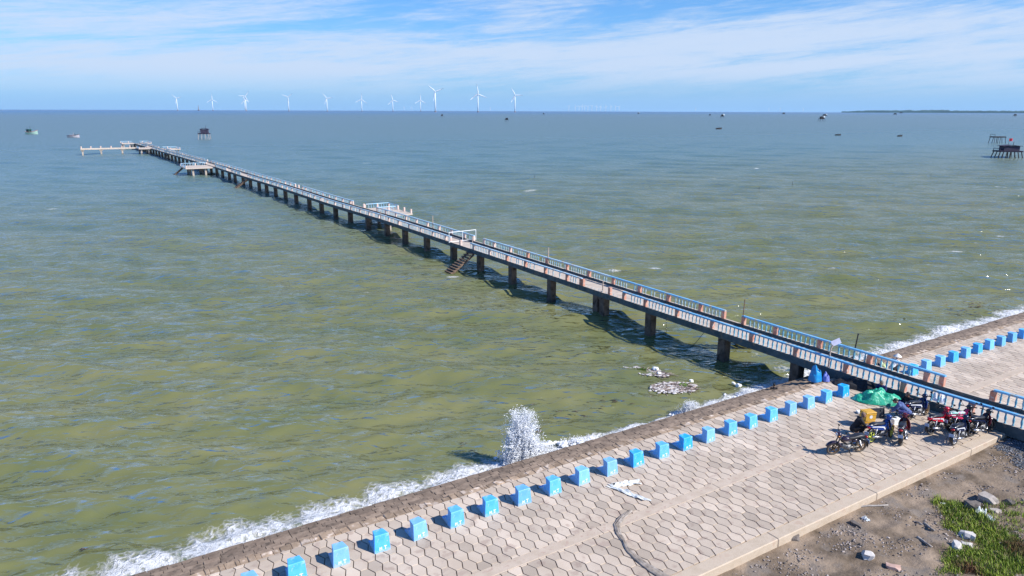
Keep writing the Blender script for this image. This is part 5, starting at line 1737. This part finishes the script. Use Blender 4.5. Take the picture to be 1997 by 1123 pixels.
def stilt_hut(label, p, w_, h, head, hut=True, legs=M_dark, nl=5, body=M_dark, lean=.12, platform=True, white=False):
    t = thing('fishing_platform', label, 'platform', p, head, 'fishing platforms on stilts')
    dz = h * .55
    for i in range(nl):
        for s in (-1, 1):
            x = (i / (nl - 1) - .5) * w_
            m = MB(); m.tube([(x + lean * w_ * (-1 if i < nl / 2 else 1) * .8, s * w_ * .36, -1.5), (x * .94, s * w_ * .27, dz)], w_ * .022, 5); m.build('leg', legs, t)
    if platform:
        m = MB(); m.box((0, 0, dz), (w_ * 1.05, w_ * .62, h * .05))
        for i in range(4): m.tube([(-w_ * .55, (i / 3 - .5) * w_ * .56, dz - h * .05), (w_ * .58, (i / 3 - .5) * w_ * .56, dz - h * .05)], w_ * .02, 5)
        m.build('floor', body, t)
    if hut:
        m = MB(); m.box((w_ * .06, 0, dz + h * .21), (w_ * .70, w_ * .46, h * .36), bev=.02); m.build('hut', body, t)
        m = MB(); m.prism([(-w_ * .36, dz + h * .38), (w_ * .06, dz + h * .47), (w_ * .50, dz + h * .38), (w_ * .50, dz + h * .41), (w_ * .06, dz + h * .50), (-w_ * .36, dz + h * .41)], -w_ * .28, w_ * .28); o = m.build('roof', body, t); fixnormals(o)
    m = MB()
    for s in (-1, 1): m.tube([(-w_ * .5, s * w_ * .28, dz), (-w_ * .5, s * w_ * .28, dz + h * .2)], w_ * .014, 4)
    m.tube([(-w_ * .5, -w_ * .28, dz + h * .2), (-w_ * .5, w_ * .28, dz + h * .2)], w_ * .012, 4); m.build('handrail', body, t)
    if hut:
        m = MB(); m.tube([(w_ * .2, 0, dz + h * .3), (w_ * .22, 0, dz + h * .75)], w_ * .012, 4); m.build('mast', body, t)
    if white:
        m = MB(); m.ell((w_ * .35, 0, dz + h * .35), (w_ * .3, w_ * .3, h * .2), 10, 6); m.build('white_tarp', M_plastic, t, True)
    return t


M_hut = mat('hut_boards', (.022, .018, .045), (.05, .045, .08), scale=2, rough=.85)
q = at(399, 271.5, WZ); k = scale_at(q); stilt_hut('dark hut on pale stilts in open water just beyond the pier head', q, 19 * k, 20 * k, RIGHT + .15, legs=M_polew, body=M_hut, lean=.05, nl=4)
q = at(1963, 307, WZ); k = scale_at(q); stilt_hut('large dark fishing platform with slanting legs at the right edge', q, 40 * k, 23 * k, RIGHT - .1, body=M_hut, lean=.10, nl=7)
fl = thing('flag', 'small red flag flying above the large platform at the right edge', 'flag', (q.x - CAMR.x * .4 * k, q.y - CAMR.y * .4 * k, WZ + 22 * k), RIGHT)
m = MB(); m.tube([(0, 0, -2 * k), (0, 0, 14 * k)], .3 * k, 5); m.build('staff', M_dark, fl)
m = MB(); vs = []; fs = []
for i in range(6):
    for j in range(2): vs.append((i * 1.3 * k, .5 * k * math.sin(i * 1.4), 14 * k - j * 5.2 * k))
for i in range(5): fs.append((i * 2, i * 2 + 1, i * 2 + 3, i * 2 + 2))
m.add(vs, fs); o = m.build('cloth', mat('red_flag_cloth', (.50, .02, .05), rough=.7), fl); md = o.modifiers.new('t', 'SOLIDIFY'); md.thickness = .02
q = at(1944, 279, WZ); k = scale_at(q); stilt_hut('open stilt frame without a hut behind the large right-hand platform', q, 22 * k, 22 * k, RIGHT + .1, hut=False, nl=4, lean=.08)
for (px, py, w_, h, hut, wh, lab) in (
    (988, 237, 7, 8, True, False, 'tiny dark stilt hut below the rightmost large turbine'),
    (862, 229, 4, 7, True, False, 'tiny dark stilt hut below and right of the gap before the two tallest turbines'),
    (1408, 231, 7, 9, True, True, 'tiny stilt hut with a white tarp, right of a dark speck near the horizon'),
    (1384, 227, 4, 5, True, False, 'tiny dark stilt hut left of the white-tarped one'),
    (1602, 237, 11, 11, True, True, 'slanting dark stilt hut with white tarp, front one of a pair far off'),
    (1608, 228, 8, 6, True, True, 'white-tarped stilt hut, rear one of a pair far off'),
    (1528, 224, 5, 5, True, False, 'tiny dark stilt hut between the two white-tarped groups'),
    (1745, 225, 6, 5, True, False, 'tiny dark stilt hut below the distant coast, left one of two'),
    (1757, 222, 5, 4, True, False, 'tiny dark stilt hut below the distant coast, right one of two'),
    (1979, 228, 6, 6, True, False, 'tiny stilt hut near the horizon at the right edge'),
    (1245, 223, 4, 4, True, True, 'tiny white-tarped stilt hut right of the faint row of turbines'),
    (1060, 224, 3, 4, True, False, 'tiny dark speck of a stilt hut right of the tiny hut under the turbines')):
    q = at(px, py, WZ); k = scale_at(q)
    stilt_hut(lab, q, w_ * k * .9, h * k * .85, RIGHT + random.uniform(-.3, .3), hut=hut, nl=3, white=wh, lean=.12)

# ------------------------------------------------------------------ wind turbines on the horizon
turb_proto = None


def turbine(label, px, hub_px, blade_px, dist, phase, yaw, group, tilt_yaw=0.0, foot=True):
    """hub_px: hub height above the horizon line, blade_px: blade length, in photograph pixels"""
    x, y = far_at(px, dist)
    k = dist / 1400.0
    t = thing('wind_turbine', label, 'wind turbine', (x, y, WZ), RIGHT + yaw, group)
    H_ = hub_px * k + 14.0; R0 = blade_px * k
    m = MB(); m.tube([(0, 0, 0), (0, 0, H_ * .5), (0, 0, H_)], [H_ * .038, H_ * .032, H_ * .024], 10); m.build('tower', M_turb, t, True)
    if foot:
        m = MB(); m.tube([(0, 0, -3), (0, 0, H_ * .055)], H_ * .05, 8); m.build('footing', M_foot, t)
    m = MB(); m.box((0, H_ * .012, H_ * 1.012), (H_ * .035, H_ * .11, H_ * .036), bev=H_ * .008); m.build('nacelle', M_turb, t)
    m = MB(); m.ell((0, -H_ * .06, H_ * 1.012), (H_ * .02, H_ * .03, H_ * .02), 8, 6); m.build('hub', M_turb, t, True)
    for b in range(3):
        a = phase + b * 2 * PI / 3
        d = Vector((math.sin(a), 0, math.cos(a))); n_ = Vector((math.cos(a), 0, -math.sin(a)))
        c = Vector((0, -H_ * .06, H_ * 1.012))
        vs = []; fs = []
        for u, w_, th in ((.03, .035, .03), (.12, .062, .03), (.25, .080, .025), (.6, .056, .018), (1.0, .022, .008)):
            for (p_, q_) in ((-.35, 0), (.1, .5), (.65, 0), (.1, -.5)):
                vs.append(c + d * R0 * u + n_ * R0 * w_ * p_ * 1.5 + Vector((0, th * R0 * q_, 0)))
        for i in range(4):
            for j in range(4): fs.append((i * 4 + j, i * 4 + (j + 1) % 4, (i + 1) * 4 + (j + 1) % 4, (i + 1) * 4 + j))
        fs += [(0, 1, 2, 3), (19, 18, 17, 16)]
        m = MB(); m.add(vs, fs); m.build('blade', M_turb, t, True)
    return t


GR = 'large wind turbines along the horizon'
for (px, hub, bl, dist, ph, yaw, lab) in (
    (345, 20, 10, 8200, R_(-48), .25, 'leftmost large white wind turbine on the horizon'),
    (414, 18, 11, 8600, R_(0), .3, 'second large wind turbine from the left, thin with one blade straight up'),
    (479, 24, 12, 7400, R_(35), .3, 'third large wind turbine from the left, its rotor overlapping another behind'),
    (562, 23, 11.5, 7000, R_(52), .1, 'fourth large wind turbine from the left, blades in a wide V'),
    (637, 21, 11.5, 7300, R_(-38), .25, 'fifth large wind turbine from the left'),
    (704.5, 19, 12, 7900, R_(4), .2, 'sixth large wind turbine from the left, one blade straight up'),
    (765, 18, 12, 8300, R_(-14), .3, 'seventh large wind turbine from the left'),
    (819, 18, 12, 8700, R_(0), .25, 'thin eighth large wind turbine from the left, close before the tall ninth one'),
    (848, 34, 17, 6000, R_(-50), .15, 'ninth large wind turbine from the left, very tall, blades in a tilted V'),
    (931, 30, 18, 6000, R_(-7), .15, 'tenth large wind turbine from the left with one blade straight up, nearly tallest'),
    (1003, 28, 15, 6300, R_(-30), .15, 'rightmost large white wind turbine on the horizon')):
    turbine(lab, px, hub, bl, dist, ph, yaw, GR)
turbine('wind turbine half hidden behind the third large one from the left', 477, 17, 10, 8900, R_(-20), .4, GR, foot=False)
rr_ = random.Random(9)
for i, px in enumerate([1108, 1121, 1128, 1134, 1139, 1145, 1153, 1162, 1170, 1180, 1190, 1199, 1206]):
    turbine('faint distant wind turbine in the row right of the large turbines', px, 8.0 + rr_.uniform(-.6, .6), 4.2, 12500, rr_.uniform(0, 2), .3, 'faint far turbines in a row', foot=False)
for i, px in enumerate([787, 802, 955, 1355, 1498, 1520, 1565]):
    turbine('very small faint wind turbine standing alone far out on the horizon', px, 5.0 + rr_.uniform(-.6, .6), 2.6, 13000, rr_.uniform(0, 2), .3, 'scattered tiny far turbines', foot=False)
# survey mast at the left
x, y = far_at(386, 7800); k = 7800 / 1400
t = thing('lattice_mast', 'thin dark mast on the horizon between the two leftmost turbines', 'mast', (x, y, WZ), RIGHT)
m = MB(); m.tube([(0, 0, 0), (0, 0, 8 * k + 14)], [.9 * k, .25 * k], 5); m.build('mast', M_foot, t); m = MB(); m.box((0, 0, 1.5 * k), (4 * k, 3 * k, .6 * k)); m.build('base', M_foot, t)


def coast():
    """long low wooded coast far off on the right"""
    mb = MB(); D = 11500.0
    vs = []; fs = []; n = 260
    for i in range(n):
        px = 1640 + i * 3.2
        x, y = far_at(px, D); x2, y2 = far_at(px, D + 900)
        k = D / 1400
        e = min(1, (px - 1638) / 60)
        h = (16 + 22 * e + 7 * noise.noise(Vector((i * .35, 0, 0))) + 5 * noise.noise(Vector((i * .9, 3, 0))) + (9 if 1795 < px < 1850 else 0) + 9 * max(0, 1 - abs(px - 1770) / 12))
        vs += [(x, y, WZ - 1), (x, y, WZ + h * .7), (x2, y2, WZ + h), (x2, y2, WZ - 1)]
    for i in range(n - 1):
        for k in range(4):
            j = (k + 1) % 4; fs.append((i * 4 + k, (i + 1) * 4 + k, (i + 1) * 4 + j, i * 4 + j))
    fs += [(0, 1, 2, 3), tuple(range(n * 4 - 1, n * 4 - 5, -1))]
    mb.add(vs, fs); o = mb.build('distant_coast', mat('haze_tinted_woods', (.030, .085, .105), (.05, .12, .13), scale=.004, rough=.95)); fixnormals(o)  # bluish haze of the distance is mixed into the woods' base colour
    tag(o, kind='structure')


coast()

# ------------------------------------------------------------------ moist sea air
def haze():
    mb = MB(); mb.box((0, 0, 140), (31000, 31000, 320))
    m = bpy.data.materials.new('haze_volume'); m.use_nodes = True
    nt = m.node_tree; N = nt.nodes; L = nt.links
    N.remove(N['Principled BSDF'])
    v = N.new('ShaderNodeVolumePrincipled'); v.inputs['Color'].default_value = (.55, .80, 1.0, 1); v.inputs['Density'].default_value = 1.4e-5
    v.inputs['Anisotropy'].default_value = 0.1
    L.new(v.outputs[0], N['Material Output'].inputs['Volume'])
    o = mb.build('haze', m); tag(o, 'thin pale haze over the open sea', 'haze', kind='stuff')


haze()
